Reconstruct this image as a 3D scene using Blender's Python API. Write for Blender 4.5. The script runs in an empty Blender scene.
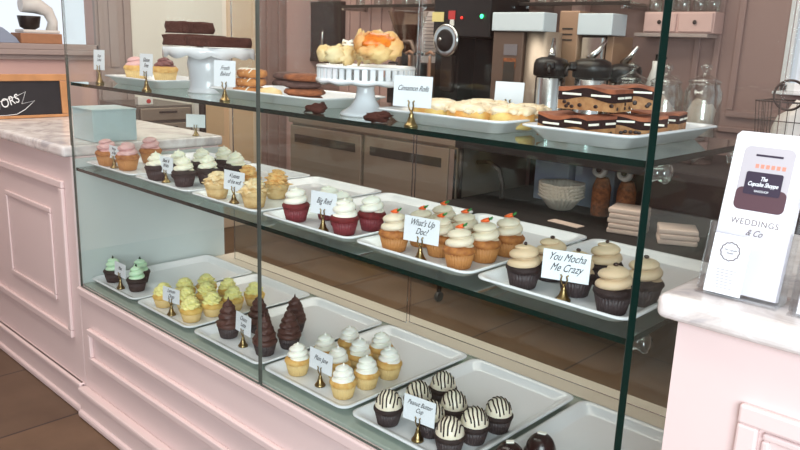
import bpy, bmesh, math, random
from mathutils import Vector, Matrix, noise
random.seed(7)
C = bpy.context.scene.collection
S = bpy.context.scene
PI = math.pi

# ---------------------------------------------------------------- camera, world, light, exposure
cam_d = bpy.data.cameras.new('camera'); cam = bpy.data.objects.new('camera', cam_d); C.objects.link(cam)
cam_d.sensor_fit = 'HORIZONTAL'; cam_d.sensor_width = 36.0; cam_d.lens = 748.315 / 800 * 36.0
cam_d.clip_start = 0.02; cam_d.clip_end = 200
_R = ((0.72167523, 0.18621003, -0.66671634), (0.69130724, -0.14410874, 0.70804447), (0.03576533, -0.97188399, -0.23272805))
M = Matrix.Identity(4)
for r in range(3):
    M[r][0] = _R[r][0]; M[r][1] = -_R[r][1]; M[r][2] = -_R[r][2]
M[0][3], M[1][3], M[2][3] = 0.0, -1.092, 1.4
cam.matrix_world = M
S.camera = cam

w = bpy.data.worlds.new('world'); S.world = w; w.use_nodes = True
w.node_tree.nodes['Background'].inputs[0].default_value = (0.86, 0.92, 1.0, 1)
w.node_tree.nodes['Background'].inputs[1].default_value = 1.0

def area(name, loc, target, sx, sy, power, color):
    d = bpy.data.lights.new(name, 'AREA'); d.shape = 'RECTANGLE'; d.size = sx; d.size_y = sy
    d.energy = power; d.color = color
    o = bpy.data.objects.new(name, d); C.objects.link(o); o.location = loc
    o.rotation_euler = (Vector(target) - Vector(loc)).to_track_quat('-Z', 'Y').to_euler()
    return o
area('shop_window_daylight', (1.35, -2.4, 1.75), (-0.3, 0.2, 0.75), 2.0, 1.5, 118, (0.86, 0.94, 1.0))
area('ceiling_light_kitchen', (-2.6, 1.6, 2.62), (-2.6, 1.6, 0), 3.2, 1.2, 50, (1.0, 0.90, 0.80))
area('ceiling_light_counter', (-2.2, -0.6, 2.62), (-2.2, -0.6, 0), 3.2, 0.6, 36, (1.0, 0.92, 0.85))

S.view_settings.view_transform = 'Standard'; S.view_settings.look = 'None'
S.view_settings.exposure = 0.14; S.view_settings.gamma = 1.0; S.view_settings.use_curve_mapping = False
S.cycles.transparent_max_bounces = 32
S.cycles.caustics_reflective = False; S.cycles.caustics_refractive = False

# ---------------------------------------------------------------- materials
def lin(c):
    return tuple((x / 12.92 if x <= 0.04045 else ((x + 0.055) / 1.055) ** 2.4) for x in (v / 255 for v in c)) + (1,)
MATS = {}
def mat(name, rgb, rough=0.5, metal=0.0, var=0.0, scale=30, bump=0.0, bscale=60, sss=0.0, spec=None, emit=None, rgb2=None):
    m = bpy.data.materials.new(name); m.use_nodes = True; nt = m.node_tree; b = nt.nodes['Principled BSDF']
    b.inputs['Base Color'].default_value = lin(rgb); b.inputs['Roughness'].default_value = rough; b.inputs['Metallic'].default_value = metal
    if spec is not None: b.inputs['Specular IOR Level'].default_value = spec
    if sss: b.inputs['Subsurface Weight'].default_value = sss; b.inputs['Subsurface Radius'].default_value = (0.01, 0.006, 0.004)
    tc = nt.nodes.new('ShaderNodeTexCoord')
    if var or rgb2:
        n = nt.nodes.new('ShaderNodeTexNoise'); n.inputs['Scale'].default_value = scale; n.inputs['Detail'].default_value = 6
        nt.links.new(tc.outputs['Object'], n.inputs['Vector'])
        cr = nt.nodes.new('ShaderNodeValToRGB'); c1 = lin(rgb); c2 = lin(rgb2) if rgb2 else tuple(max(0, v * (1 - var)) for v in c1[:3]) + (1,)
        cr.color_ramp.elements[0].position = 0.35; cr.color_ramp.elements[1].position = 0.65
        cr.color_ramp.elements[0].color = c2; cr.color_ramp.elements[1].color = c1
        nt.links.new(n.outputs['Fac'], cr.inputs['Fac']); nt.links.new(cr.outputs['Color'], b.inputs['Base Color'])
    if bump:
        n2 = nt.nodes.new('ShaderNodeTexNoise'); n2.inputs['Scale'].default_value = bscale; n2.inputs['Detail'].default_value = 4
        nt.links.new(tc.outputs['Object'], n2.inputs['Vector'])
        bp = nt.nodes.new('ShaderNodeBump'); bp.inputs['Strength'].default_value = bump; bp.inputs['Distance'].default_value = 0.004
        nt.links.new(n2.outputs['Fac'], bp.inputs['Height']); nt.links.new(bp.outputs['Normal'], b.inputs['Normal'])
    if emit: b.inputs['Emission Color'].default_value = lin(emit[0]); b.inputs['Emission Strength'].default_value = emit[1]
    MATS[name] = m
    return m

def glass(name, tint, ior=1.45, gloss_rough=0.0, boost=1.0):
    m = bpy.data.materials.new(name); m.use_nodes = True; nt = m.node_tree; nt.nodes.remove(nt.nodes['Principled BSDF'])
    out = nt.nodes['Material Output']
    t = nt.nodes.new('ShaderNodeBsdfTransparent'); t.inputs[0].default_value = tint + (1,)
    g = nt.nodes.new('ShaderNodeBsdfGlossy'); g.inputs['Roughness'].default_value = gloss_rough; g.inputs['Color'].default_value = (0.95, 1, 0.98, 1)
    ge = nt.nodes.new('ShaderNodeNewGeometry'); dp = nt.nodes.new('ShaderNodeVectorMath'); dp.operation = 'DOT_PRODUCT'
    nt.links.new(ge.outputs['Normal'], dp.inputs[0]); nt.links.new(ge.outputs['Incoming'], dp.inputs[1])
    def math_(op, v0=None, v1=None, l0=None, l1=None):
        k = nt.nodes.new('ShaderNodeMath'); k.operation = op
        if v0 is not None: k.inputs[0].default_value = v0
        if v1 is not None: k.inputs[1].default_value = v1
        if l0 is not None: nt.links.new(l0, k.inputs[0])
        if l1 is not None: nt.links.new(l1, k.inputs[1])
        return k.outputs[0]
    f0 = ((ior - 1) / (ior + 1)) ** 2
    ab = math_('ABSOLUTE', l0=dp.outputs['Value']); om = math_('SUBTRACT', v0=1.0, l1=ab); pw = math_('POWER', v1=5.0, l0=om)
    fr = math_('ADD', v1=f0, l0=math_('MULTIPLY', v1=1 - f0, l0=pw)); fac = math_('MINIMUM', v1=1.0, l0=math_('MULTIPLY', v1=boost, l0=fr))
    mx = nt.nodes.new('ShaderNodeMixShader')
    nt.links.new(fac, mx.inputs[0]); nt.links.new(t.outputs[0], mx.inputs[1]); nt.links.new(g.outputs[0], mx.inputs[2])
    nt.links.new(mx.outputs[0], out.inputs['Surface'])
    MATS[name] = m
    return m

mat('pink_paint', (234, 212, 209), 0.42, var=0.03, scale=3)
mat('pink_wall', (214, 176, 168), 0.6, var=0.04, scale=2)
mat('mauve_wall', (154, 124, 117), 0.6, var=0.05, scale=2)
mat('mauve_trim', (168, 150, 144), 0.5)
mat('cream_wall', (226, 203, 176), 0.6, var=0.04, scale=2)
mat('tan_wall', (222, 188, 150), 0.6, var=0.04, scale=3)
mat('white_wall', (240, 234, 222), 0.6)
mat('white_paint', (232, 232, 232), 0.4)
mat('end_white', (206, 214, 212), 0.2)
mat('ceiling_paint', (225, 220, 214), 0.8)
mat('porcelain', (236, 238, 242), 0.18, spec=0.6)
mat('milk_glass', (232, 234, 238), 0.12, spec=0.6)
mat('glass_edge', (4, 34, 30), 0.15, spec=0.6)
mat('deck_glass', (164, 174, 164), 0.12, spec=0.7)
mat('sill_cream', (226, 214, 196), 0.35)
mat('dark_edge', (84, 86, 80), 0.25)
mat('steel', (172, 156, 142), 0.36, metal=0.6, var=0.06, scale=4)
mat('bright_steel', (205, 205, 205), 0.2, metal=1.0)
mat('light_panel', (208, 216, 222), 0.35)
mat('dark_recess', (60, 54, 50), 0.5)
mat('black_plastic', (26, 22, 23), 0.35)
mat('dark_metal', (66, 58, 55), 0.4, metal=0.6)
mat('brown_metal', (118, 98, 88), 0.4, metal=0.4)
mat('tan_metal', (176, 140, 116), 0.45, metal=0.2)
mat('dark_shelf', (32, 27, 27), 0.75, var=0.2, scale=5)
mat('dark_door', (50, 36, 34), 0.4)
mat('brass', (150, 128, 88), 0.28, metal=1.0)
mat('card_paper', (236, 240, 246), 0.6)
mat('ink', (28, 28, 34), 0.7)
mat('grey_ink', (120, 112, 116), 0.7)
mat('slate', (38, 34, 38), 0.7, var=0.2, scale=15)
mat('chalk', (235, 235, 235), 0.9)
mat('wood', (196, 140, 92), 0.5, var=0.2, scale=12)
mat('cardboard', (176, 124, 90), 0.7, var=0.1)
mat('box_blue', (192, 208, 212), 0.5)
mat('dark_wrapper', (50, 32, 34), 0.55)
mat('grey_wrapper', (60, 48, 50), 0.5)
mat('red_wrapper', (124, 44, 52), 0.5)
mat('orange_wrapper', (186, 126, 70), 0.55)
mat('gold_wrapper', (224, 192, 132), 0.6)
mat('tart_shell', (214, 184, 132), 0.6, rgb2=(196, 156, 98), scale=60)
mat('choc_cake', (44, 26, 26), 0.7, var=0.35, scale=120, bump=0.6, bscale=260)
mat('gold_cake', (230, 190, 118), 0.7, rgb2=(212, 158, 84), scale=70, bump=0.4, bscale=200)
mat('carrot_cake', (186, 120, 60), 0.7, rgb2=(152, 88, 42), scale=70, bump=0.5, bscale=200)
mat('red_cake', (122, 26, 30), 0.7, var=0.35, scale=100, bump=0.5, bscale=220)
mat('cream_frosting', (246, 240, 218), 0.5, sss=0.15)
mat('white_frosting', (250, 245, 232), 0.5, sss=0.15)
mat('vanilla_frosting', (252, 248, 238), 0.5, sss=0.15)
mat('carrot_frosting', (234, 220, 196), 0.5, sss=0.1)
mat('mocha_frosting', (218, 192, 158), 0.55, sss=0.1)
mat('pink_frosting', (226, 178, 176), 0.5, sss=0.1)
mat('mint_frosting', (208, 240, 206), 0.5, sss=0.1)
mat('lemon_frosting', (244, 236, 158), 0.5, sss=0.1)
mat('lemon_cake', (232, 196, 112), 0.65, rgb2=(216, 168, 84), scale=60)
mat('choc_frosting', (82, 48, 42), 0.5)
mat('plum_frosting', (128, 78, 78), 0.5)
mat('petal_frosting', (246, 206, 138), 0.55, rgb2=(230, 168, 96), scale=50)
mat('petal_pale', (244, 226, 186), 0.55, rgb2=(228, 190, 130), scale=50)
mat('dome_frosting', (240, 228, 206), 0.35, sss=0.1)
mat('glossy_choc', (40, 22, 22), 0.18)
mat('bean', (48, 26, 20), 0.4)
mat('carrot_orange', (240, 102, 40), 0.4)
mat('leaf_green', (50, 130, 60), 0.5)
mat('mint_leaf', (36, 60, 44), 0.5)
mat('brownie_dark', (84, 46, 38), 0.85, spec=0.2, var=0.3, scale=70, bump=0.8, bscale=150)
mat('bar_dark', (50, 32, 31), 0.85, var=0.2, scale=80, spec=0.2)
mat('brownie_top', (166, 96, 64), 0.75, rgb2=(132, 72, 50), scale=40, bump=0.3)
mat('cookie_dough', (186, 138, 92), 0.7, rgb2=(150, 100, 60), scale=60, bump=0.4, bscale=150)
mat('cookie', (206, 142, 82), 0.75, rgb2=(160, 96, 50), scale=45, bump=0.7, bscale=140)
mat('brown_cookie', (166, 98, 60), 0.8, rgb2=(104, 58, 38), scale=60, bump=0.9, bscale=160)
mat('grey_cookie', (104, 76, 70), 0.8, var=0.3, scale=60, bump=0.9, bscale=160)
mat('pastry', (242, 208, 144), 0.55, rgb2=(208, 136, 66), scale=14, bump=0.4, bscale=60)
mat('pastry_pale', (244, 226, 180), 0.55, rgb2=(228, 186, 120), scale=16, bump=0.4, bscale=60)
mat('apricot', (238, 140, 40), 0.3, rgb2=(214, 100, 20), scale=60)
mat('roll_dough', (236, 208, 130), 0.6, rgb2=(206, 138, 66), scale=22, bump=0.3)
mat('icing', (250, 234, 208), 0.4, bump=0.4, bscale=50, rgb2=(240, 212, 172), scale=22)
mat('filter_paper', (240, 226, 210), 0.8)
mat('napkin_paper', (222, 196, 182), 0.85)
mat('pale_blue_box', (150, 160, 180), 0.6)
mat('coffee_beans', (96, 54, 36), 0.6, var=0.5, scale=200, bump=1.0, bscale=260)
mat('wire', (70, 62, 60), 0.4, metal=0.7)
mat('window_sky', (226, 234, 244), 0.5)
mat('white_plastic', (226, 222, 216), 0.4)
mat('red_tag', (190, 60, 60), 0.5)
mat('yellow_note', (226, 206, 140), 0.7)
mat('menu_paper', (216, 200, 196), 0.7)
mat('red_led', (200, 40, 30), 0.4, emit=((255, 50, 40), 1.2))
mat('green_led', (60, 255, 150), 0.4, emit=((60, 255, 150), 4.0))
mat('brochure_paper', (246, 246, 250), 0.4)
mat('photo_grey', (196, 192, 198), 0.5)
mat('photo_plum', (92, 66, 74), 0.5)
mat('sign_dark', (58, 48, 66), 0.5)
mat('rosy', (220, 150, 130), 0.5)
mat('pink_bag', (226, 196, 182), 0.5)
mat('kitchen_tool_tan', (150, 110, 88), 0.5)
mat('grey_unit', (120, 112, 106), 0.45, metal=0.5)
glass('pane_glass', (0.965, 0.985, 0.978), boost=0.65)
glass('shelf_glass', (0.86, 0.94, 0.93), boost=1.2)
glass('clear_acrylic', (0.965, 0.965, 0.975), ior=1.5, boost=1.3)
glass('jar_glass', (0.90, 0.90, 0.90), ior=1.6, boost=2.2)
glass('hopper_glass', (0.90, 0.84, 0.80), ior=1.5, boost=1.5)

def marble():
    m = mat('marble', (228, 224, 222), 0.22); nt = m.node_tree; b = nt.nodes['Principled BSDF']
    tc = nt.nodes.new('ShaderNodeTexCoord'); n = nt.nodes.new('ShaderNodeTexNoise')
    n.inputs['Scale'].default_value = 7; n.inputs['Detail'].default_value = 9; n.inputs['Distortion'].default_value = 1.6; n.inputs['Roughness'].default_value = 0.65
    r = nt.nodes.new('ShaderNodeValToRGB'); e = r.color_ramp.elements
    e[0].position = 0.36; e[0].color = lin((190, 184, 186)); e[1].position = 0.6; e[1].color = lin((236, 232, 230))
    k = e.new(0.47); k.color = lin((218, 210, 206))
    nt.links.new(tc.outputs['Object'], n.inputs['Vector']); nt.links.new(n.outputs['Fac'], r.inputs['Fac']); nt.links.new(r.outputs['Color'], b.inputs['Base Color'])
marble()
def floor_mat():
    m = mat('floor_tile', (100, 78, 68), 0.42); nt = m.node_tree; b = nt.nodes['Principled BSDF']
    tc = nt.nodes.new('ShaderNodeTexCoord'); mp = nt.nodes.new('ShaderNodeMapping'); mp.inputs['Location'].default_value = (1.60, 0.45, 0)
    br = nt.nodes.new('ShaderNodeTexBrick'); br.offset = 0.0; br.inputs['Scale'].default_value = 1.0
    br.inputs['Brick Width'].default_value = 0.523; br.inputs['Row Height'].default_value = 0.523; br.inputs['Mortar Size'].default_value = 0.005
    br.inputs['Color1'].default_value = lin((122, 96, 74)); br.inputs['Color2'].default_value = lin((108, 86, 68)); br.inputs['Mortar'].default_value = lin((66, 52, 48))
    n = nt.nodes.new('ShaderNodeTexNoise'); n.inputs['Scale'].default_value = 6; n.inputs['Detail'].default_value = 8
    mx = nt.nodes.new('ShaderNodeMix'); mx.data_type = 'RGBA'; mx.blend_type = 'MULTIPLY'; mx.inputs[0].default_value = 0.5
    cr = nt.nodes.new('ShaderNodeValToRGB'); cr.color_ramp.elements[0].position = 0.3; cr.color_ramp.elements[1].position = 0.7
    cr.color_ramp.elements[0].color = (0.5, 0.47, 0.45, 1)
    nt.links.new(tc.outputs['Object'], mp.inputs['Vector']); nt.links.new(mp.outputs[0], br.inputs['Vector']); nt.links.new(tc.outputs['Object'], n.inputs['Vector'])
    nt.links.new(n.outputs['Fac'], cr.inputs['Fac']); nt.links.new(br.outputs['Color'], mx.inputs[6]); nt.links.new(cr.outputs['Color'], mx.inputs[7])
    nt.links.new(mx.outputs[2], b.inputs['Base Color'])
floor_mat()

# ---------------------------------------------------------------- mesh helpers
class MB:
    def __init__(s): s.bm = bmesh.new()
    def quad_mesh(s, rings, close=True, cap0=False, cap1=False, mi=0, smooth=True):
        vr = [[s.bm.verts.new(p) for p in ring] for ring in rings]
        n = len(vr[0])
        for a, b in zip(vr, vr[1:]):
            for i in range(n if close else n - 1):
                j = (i + 1) % n
                try: f = s.bm.faces.new((a[i], a[j], b[j], b[i])); f.smooth = smooth; f.material_index = mi
                except ValueError: pass
        for flag, ring in ((cap0, list(reversed(vr[0]))), (cap1, vr[-1])):
            if flag:
                f = s.bm.faces.new(ring); f.material_index = mi; f.smooth = False
        return s
    def box(s, x0, x1, y0, y1, z0, z1, bev=0.0, mi=0, rot=None, seg=2):
        t = bmesh.new(); bmesh.ops.create_cube(t, size=1)
        for v in t.verts: v.co = Vector(((x0 + x1) / 2 + v.co.x * (x1 - x0), (y0 + y1) / 2 + v.co.y * (y1 - y0), (z0 + z1) / 2 + v.co.z * (z1 - z0)))
        if bev: bmesh.ops.bevel(t, geom=t.edges[:], offset=bev, segments=seg, affect='EDGES', profile=0.5)
        if rot: t.transform(rot)
        s.join(t, mi); return s
    def join(s, t, mi=0, smooth=None):
        mp = {}
        for v in t.verts: mp[v] = s.bm.verts.new(v.co)
        for f in t.faces:
            try:
                nf = s.bm.faces.new([mp[v] for v in f.verts]); nf.material_index = mi; nf.smooth = f.smooth if smooth is None else smooth
            except ValueError: pass
        t.free()
    def lathe(s, prof, cx=0, cy=0, n=32, flute=0, amp=0.0, mi=0, caps=True, amp_from=0.0, phase=0.0):
        rings = []
        for k, (r, z) in enumerate(prof):
            rr = []
            for i in range(n):
                a = 2 * PI * i / n + phase
                q = r
                if flute and z >= amp_from: q = r * (1 + amp * math.cos(flute * a))
                rr.append((cx + q * math.cos(a), cy + q * math.sin(a), z))
            rings.append(rr)
        s.quad_mesh(rings, True, caps, caps, mi); return s
    def tube(s, pts, r, n=8, closed=False, mi=0, caps=True, radii=None):
        pts = [Vector(p) for p in pts]; rings = []; m = len(pts); prev = None
        for i, p in enumerate(pts):
            a = pts[(i - 1) % m] if (i > 0 or closed) else p; b = pts[(i + 1) % m] if (i < m - 1 or closed) else p
            t = (b - a).normalized() if (b - a).length > 1e-9 else Vector((0, 0, 1))
            if prev is None:
                up = Vector((0, 0, 1)) if abs(t.z) < 0.9 else Vector((1, 0, 0)); u = t.cross(up).normalized()
            else: u = (prev - t * prev.dot(t)).normalized()
            prev = u; v = t.cross(u); rad = radii[i] if radii else r
            rings.append([tuple(p + (u * math.cos(2 * PI * k / n) + v * math.sin(2 * PI * k / n)) * rad) for k in range(n)])
        if closed: rings.append(rings[0])
        s.quad_mesh(rings, True, caps and not closed, caps and not closed, mi); return s
    def blob(s, c, r, nz=10, na=16, jit=0.0, seed=0, mi=0, f=12, rot=None):
        rings = []
        for i in range(nz + 1):
            ph = PI * (i + 0.02) / (nz + 0.04); ring = []
            for j in range(na):
                th = 2 * PI * j / na; d = Vector((math.sin(ph) * math.cos(th), math.sin(ph) * math.sin(th), -math.cos(ph)))
                k = 1 + jit * noise.noise(d * 2.2 + Vector((seed * 3.1, seed, 0))) * 1.6
                p = Vector((d.x * r[0], d.y * r[1], d.z * r[2])) * k
                if rot: p = rot @ p
                ring.append(tuple(Vector(c) + p))
            rings.append(ring)
        s.quad_mesh(rings, True, True, True, mi); return s
    def prism(s, outline, z0, z1, mi=0, axis='z', bev=0):
        t = bmesh.new()
        def P(a, b, h): return {'z': (a, b, h), 'y': (a, h, b), 'x': (h, a, b)}[axis]
        lo = [t.verts.new(P(a, b, z0)) for a, b in outline]; hi = [t.verts.new(P(a, b, z1)) for a, b in outline]; n = len(lo)
        t.faces.new(lo[::-1]); t.faces.new(hi)
        for i in range(n): t.faces.new((lo[i], lo[(i + 1) % n], hi[(i + 1) % n], hi[i]))
        bmesh.ops.recalc_face_normals(t, faces=t.faces[:])
        if bev: bmesh.ops.bevel(t, geom=t.edges[:], offset=bev, segments=2, affect='EDGES')
        s.join(t, mi); return s
    def frame_yz(s, *a): return s
    def build(s, name, mats, parent=None, recalc=True, loc=None, rotz=None):
        if recalc: bmesh.ops.recalc_face_normals(s.bm, faces=s.bm.faces[:])
        me = bpy.data.meshes.new(name); s.bm.to_mesh(me); s.bm.free()
        if isinstance(mats, str): mats = [mats]
        for m in mats: me.materials.append(MATS[m])
        o = bpy.data.objects.new(name, me); C.objects.link(o)
        if parent: o.parent = parent
        if loc: o.location = loc
        if rotz is not None: o.rotation_euler.z = rotz
        return o

def tag(o, label, cat, group=None, kind=None):
    o['label'] = label; o['category'] = cat
    if group: o['group'] = group
    if kind: o['kind'] = kind
    return o
def struct(o): o['kind'] = 'structure'; return o
def thing(name, label, cat, loc=(0, 0, 0), rz=0, group=None):
    o = bpy.data.objects.new(name, None); o.empty_display_size = 0.02; C.objects.link(o); o.location = loc; o.rotation_euler = (0, 0, rz)
    return tag(o, label, cat, group)
def copy_tree(o, parent=None):
    c = o.copy(); C.objects.link(c); c.parent = parent
    for ch in list(o.children): copy_tree(ch, c)
    return c
def text_mesh(name, s, size, material, parent, loc, rot, shear=0.0, sx=1.0, align='CENTER', thick=0.0002, spacing=1.0, line=1.0, bold=0.0):
    cu = bpy.data.curves.new(name, 'FONT'); cu.body = s; cu.size = size; cu.shear = shear; cu.align_x = align; cu.align_y = 'CENTER'
    cu.extrude = thick; cu.space_character = spacing; cu.space_line = line; cu.offset = bold
    t = bpy.data.objects.new(name + '_tmp', cu); C.objects.link(t)
    dg = bpy.context.evaluated_depsgraph_get(); dg.update()
    me = bpy.data.meshes.new_from_object(t.evaluated_get(dg)); C.objects.unlink(t); bpy.data.objects.remove(t)
    me.materials.clear(); me.materials.append(MATS[material])
    o = bpy.data.objects.new(name, me); C.objects.link(o); o.parent = parent; o.location = loc; o.rotation_euler = rot; o.scale = (sx, 1, 1)
    return o

# ---------------------------------------------------------------- room
struct(MB().box(-9, 5, -6, 6, -0.1, 0).build('floor', 'floor_tile'))
struct(MB().box(-7.5, 3, -4, 3.1, 2.7, 2.8).build('ceiling', 'ceiling_paint'))  # unseen ceiling, put in to shape the shadows
struct(MB().box(-4.92, -0.7, -4.12, -4.0, 0, 2.7).build('wall_front_haze_block', 'mauve_wall'))  # unseen wall added so the front glass reflects darker surroundings, with less haze
wb = struct(MB().box(-5.0, 3.0, 2.95, 3.07, 0, 2.7).build('wall_back', 'mauve_wall'))
# left wall: pink section with a pass-through above a ledge, then a mauve pier, then a cream section
b = MB(); b.box(-4.92, -4.8, -0.5, 1.105, 0, 1.27); b.box(-4.92, -4.8, -0.5, 1.105, 2.1, 2.7); b.box(-4.92, -4.8, -4.1, -0.5, 0, 2.7)  # last box: unseen solid stretch, added to keep bright world out of glass reflections
b.box(-4.92, -4.8, 1.105, 2.95, 0, 2.7)
struct(b.build('wall_left', 'pink_wall'))
b = MB(); b.box(-4.95, -4.74, -0.5, 1.12, 1.27, 1.30, 0.004); b.box(-4.95, -4.77, -0.5, 1.12, 1.30, 1.335, 0.004); b.box(-4.8, -4.77, -0.5, 1.12, 1.24, 1.27, 0.004)
struct(b.build('trim_1', 'mauve_trim'))
b = MB(); b.box(-4.8, -4.77, 1.105, 1.345, 0, 2.7); b.box(-4.77, -4.755, 1.12, 1.15, 0, 2.7, 0.004); b.box(-4.77, -4.755, 1.29, 1.335, 0, 2.7, 0.004); b.box(-4.77, -4.76, 1.19, 1.25, 1.2, 2.7, 0.003)
struct(b.build('trim_2', 'mauve_trim'))
struct(MB().box(-4.8, -4.785, 1.345, 2.08, 0, 2.7).build('trim_3', 'white_wall'))
b = MB(); b.box(-4.8, -4.785, 2.08, 2.37, 0, 2.7); b.box(-4.785, -4.765, 2.082, 2.11, 0.1, 2.7, 0.004); b.box(-4.785, -4.77, 2.3, 2.34, 0.1, 2.7, 0.004)
struct(b.build('trim_4', 'cream_wall'))
struct(MB().box(-4.785, -4.775, 1.86, 2.37, 0.09, 1.12).build('trim_10', 'tan_wall'))
b = MB(); b.box(-4.8, -4.775, 2.37, 2.62, 0, 2.7, 0.005); b.box(-4.775, -4.75, 2.42, 2.46, 0, 2.7, 0.005); b.box(-4.775, -4.75, 2.53, 2.57, 0, 2.7, 0.005)
struct(b.build('trim_5', 'mauve_wall'))
struct(MB().box(-4.8, -4.77, 1.345, 2.9, 0, 0.09, 0.004).build('baseboard_left', 'cream_wall'))
# back wall boards and panel mouldings
b = MB()
for i in range(5):
    x = -4.50 + i * 0.115; b.box(x, x + 0.1, 2.925, 2.95, 0.9, 2.4, 0.006)
struct(b.build('trim_6', 'pink_wall'))
b = MB()
def mould(b, x0, x1, z0, z1, y, wd=0.035, d=0.02):
    for (a, c, e, g) in ((x0, x1, z0, z0 + wd), (x0, x1, z1 - wd, z1), (x0, x0 + wd, z0 + wd, z1 - wd), (x1 - wd, x1, z0 + wd, z1 - wd)):
        b.box(a, c, y - d, y, e, g, 0.006)
mould(b, -1.49, -1.02, 1.10, 2.3, 2.95); mould(b, -1.70, -1.56, 1.10, 2.3, 2.95); mould(b, -1.9, -0.6, 0.2, 0.98, 2.95)
b.box(-2.0, 1.5, 2.93, 2.95, 1.02, 1.05, 0.006)
struct(b.build('trim_7', 'mauve_wall'))
# window in the back wall at the right edge
wn = struct(MB().box(-1.20, -0.55, 2.943, 2.949, 1.29, 2.2).build('window_1', 'window_sky'))
b = MB()
for (a, c, e, g) in ((-1.24, -1.2, 1.25, 2.24), (-0.55, -0.51, 1.25, 2.24), (-1.24, -0.51, 1.25, 1.29), (-1.24, -0.51, 2.2, 2.24), (-1.155, -1.125, 1.29, 2.2)):
    b.box(a, c, 2.915, 2.95, e, g, 0.005)
b.box(-1.26, -0.49, 2.88, 2.95, 1.235, 1.25, 0.004)
b.build('window_frame', 'white_paint', wn)

# ---------------------------------------------------------------- counters
def panel_moulding(b, x0, x1, z0, z1, yb, wd=0.028, d=0.014):
    for (a, c, e, g) in ((x0, x1, z0, z0 + wd), (x0, x1, z1 - wd, z1), (x0, x0 + wd, z0 + wd, z1 - wd), (x1 - wd, x1, z0 + wd, z1 - wd)):
        b.box(a, c, yb - d, yb, e, g, 0.004)
        k = wd * 0.3
    return b
lc = thing('service_counter', 'long pink panelled counter with marble top left of the display case', 'counter', (-4.2, 0.3, 0))
def at(o, par):
    o.parent = par; o.matrix_parent_inverse = Matrix.Translation(-Vector(par.location)); return o
at(MB().box(-4.77, -2.625, 0, 0.6, 0, 0.98).build('cabinet', 'pink_paint'), lc)
at(MB().box(-4.77, -2.618, -0.03, 0.62, 0.98, 1.02, 0.012, seg=3).build('countertop', 'marble'), lc)
b = MB()
panel_moulding(b, -3.62, -2.692, 0.285, 0.885, 0); panel_moulding(b, -3.285, -2.825, 0.40, 0.762, 0, 0.02, 0.008)
panel_moulding(b, -4.7, -3.72, 0.285, 0.885, 0); panel_moulding(b, -4.5, -3.9, 0.40, 0.762, 0, 0.02, 0.008)
at(b.build('panel_moulding', 'pink_paint'), lc)
b = MB(); b.box(-4.77, -2.625, -0.016, 0, 0, 0.125, 0.004); b.box(-4.77, -2.625, -0.026, 0, 0.0, 0.028, 0.008); b.box(-4.77, -2.625, -0.024, 0, 0.105, 0.125, 0.006)
at(b.build('baseboard', 'pink_paint'), lc)

rc = thing('service_counter', 'pink panelled counter with marble top at right, holding the brochures', 'counter', (0.6, 0.3, 0))
at(MB().box(-0.432, 2.0, 0, 0.56, 0, 1.01).build('cabinet', 'pink_paint'), rc)
at(MB().box(-0.458, 2.0, -0.032, 0.58, 1.01, 1.05, 0.013, seg=4).build('countertop', 'marble'), rc)
b = MB(); panel_moulding(b, -0.322, 1.2, 0.2, 0.91, 0, 0.03, 0.014); panel_moulding(b, -0.287, 1.165, 0.235, 0.875, 0, 0.012, 0.008)
at(b.build('panel_moulding', 'pink_paint'), rc)

# ---------------------------------------------------------------- display case
XL, XR, XS, ZD, ZM, ZT, ZTOP = -2.61, -0.50, -1.522, 0.517, 0.945, 1.24, 1.62
dc = thing('display_case', 'glass bakery display case with two glass shelves on a pink panelled base', 'display case', (-1.55, 0.3, 0))
at(MB().box(-2.62, -0.443, 0, 0.66, 0, 0.507).build('base', 'pink_paint'), dc)
b = MB(); panel_moulding(b, -2.553, -0.60, 0.235, 0.365, 0, 0.022, 0.016)
b.box(-2.62, -0.443, -0.012, 0, 0.478, 0.507, 0.004)
at(b.build('panel_moulding', 'pink_paint'), dc)
b = MB(); b.box(-2.62, -0.443, -0.028, 0, 0, 0.115, 0.005); b.box(-2.62, -0.443, -0.04, 0, 0, 0.03, 0.01); b.box(-2.62, -0.443, -0.034, 0, 0.095, 0.118, 0.006)
at(b.build('baseboard', 'pink_paint'), dc)
at(MB().box(XL + 0.001, XR - 0.012, 0.012, 0.67, 0.5075, ZD, 0.002).build('deck', 'deck_glass'), dc)
at(MB().box(XL + 0.001, XR - 0.012, 0.56, 0.672, ZD, 0.5215, 0.002).build('rear_sill', 'sill_cream'), dc)
def pane(name, x0, x1, y0, y1, z0, z1, face_axis, mats=('pane_glass', 'glass_edge'), par=dc):
    bb = MB().box(x0, x1, y0, y1, z0, z1); bb.bm.normal_update()
    bmesh.ops.recalc_face_normals(bb.bm, faces=bb.bm.faces[:])
    for f in bb.bm.faces: f.material_index = 0 if (abs(f.normal[face_axis]) > 0.9 or (name == 'end_pane' and f.normal.y > 0.9)) else 1
    return at(bb.build(name, list(mats)), par)
pane('front_pane', XL, XS - 0.003, 0.0, 0.008, 0.508, ZTOP, 1, ('pane_glass', 'dark_edge'))
pane('front_pane', XS + 0.003, XR - 0.013, 0.0, 0.008, 0.508, ZTOP, 1, ('pane_glass', 'dark_edge'))
pane('end_pane', XR - 0.012, XR, 0.0, 0.62, 0.508, ZTOP, 0)
pane('rear_pane', -2.53, -1.555, 0.605, 0.610, 0.522, ZTOP, 1, ('pane_glass', 'bright_steel'))
pane('rear_pane', -1.555, -0.52, 0.618, 0.623, 0.522, ZTOP, 1, ('pane_glass', 'bright_steel'))
pane('glass_shelf', XL + 0.004, XR - 0.014, 0.0095, 0.53, ZM - 0.011, ZM, 2, ('shelf_glass', 'glass_edge'))
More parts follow.
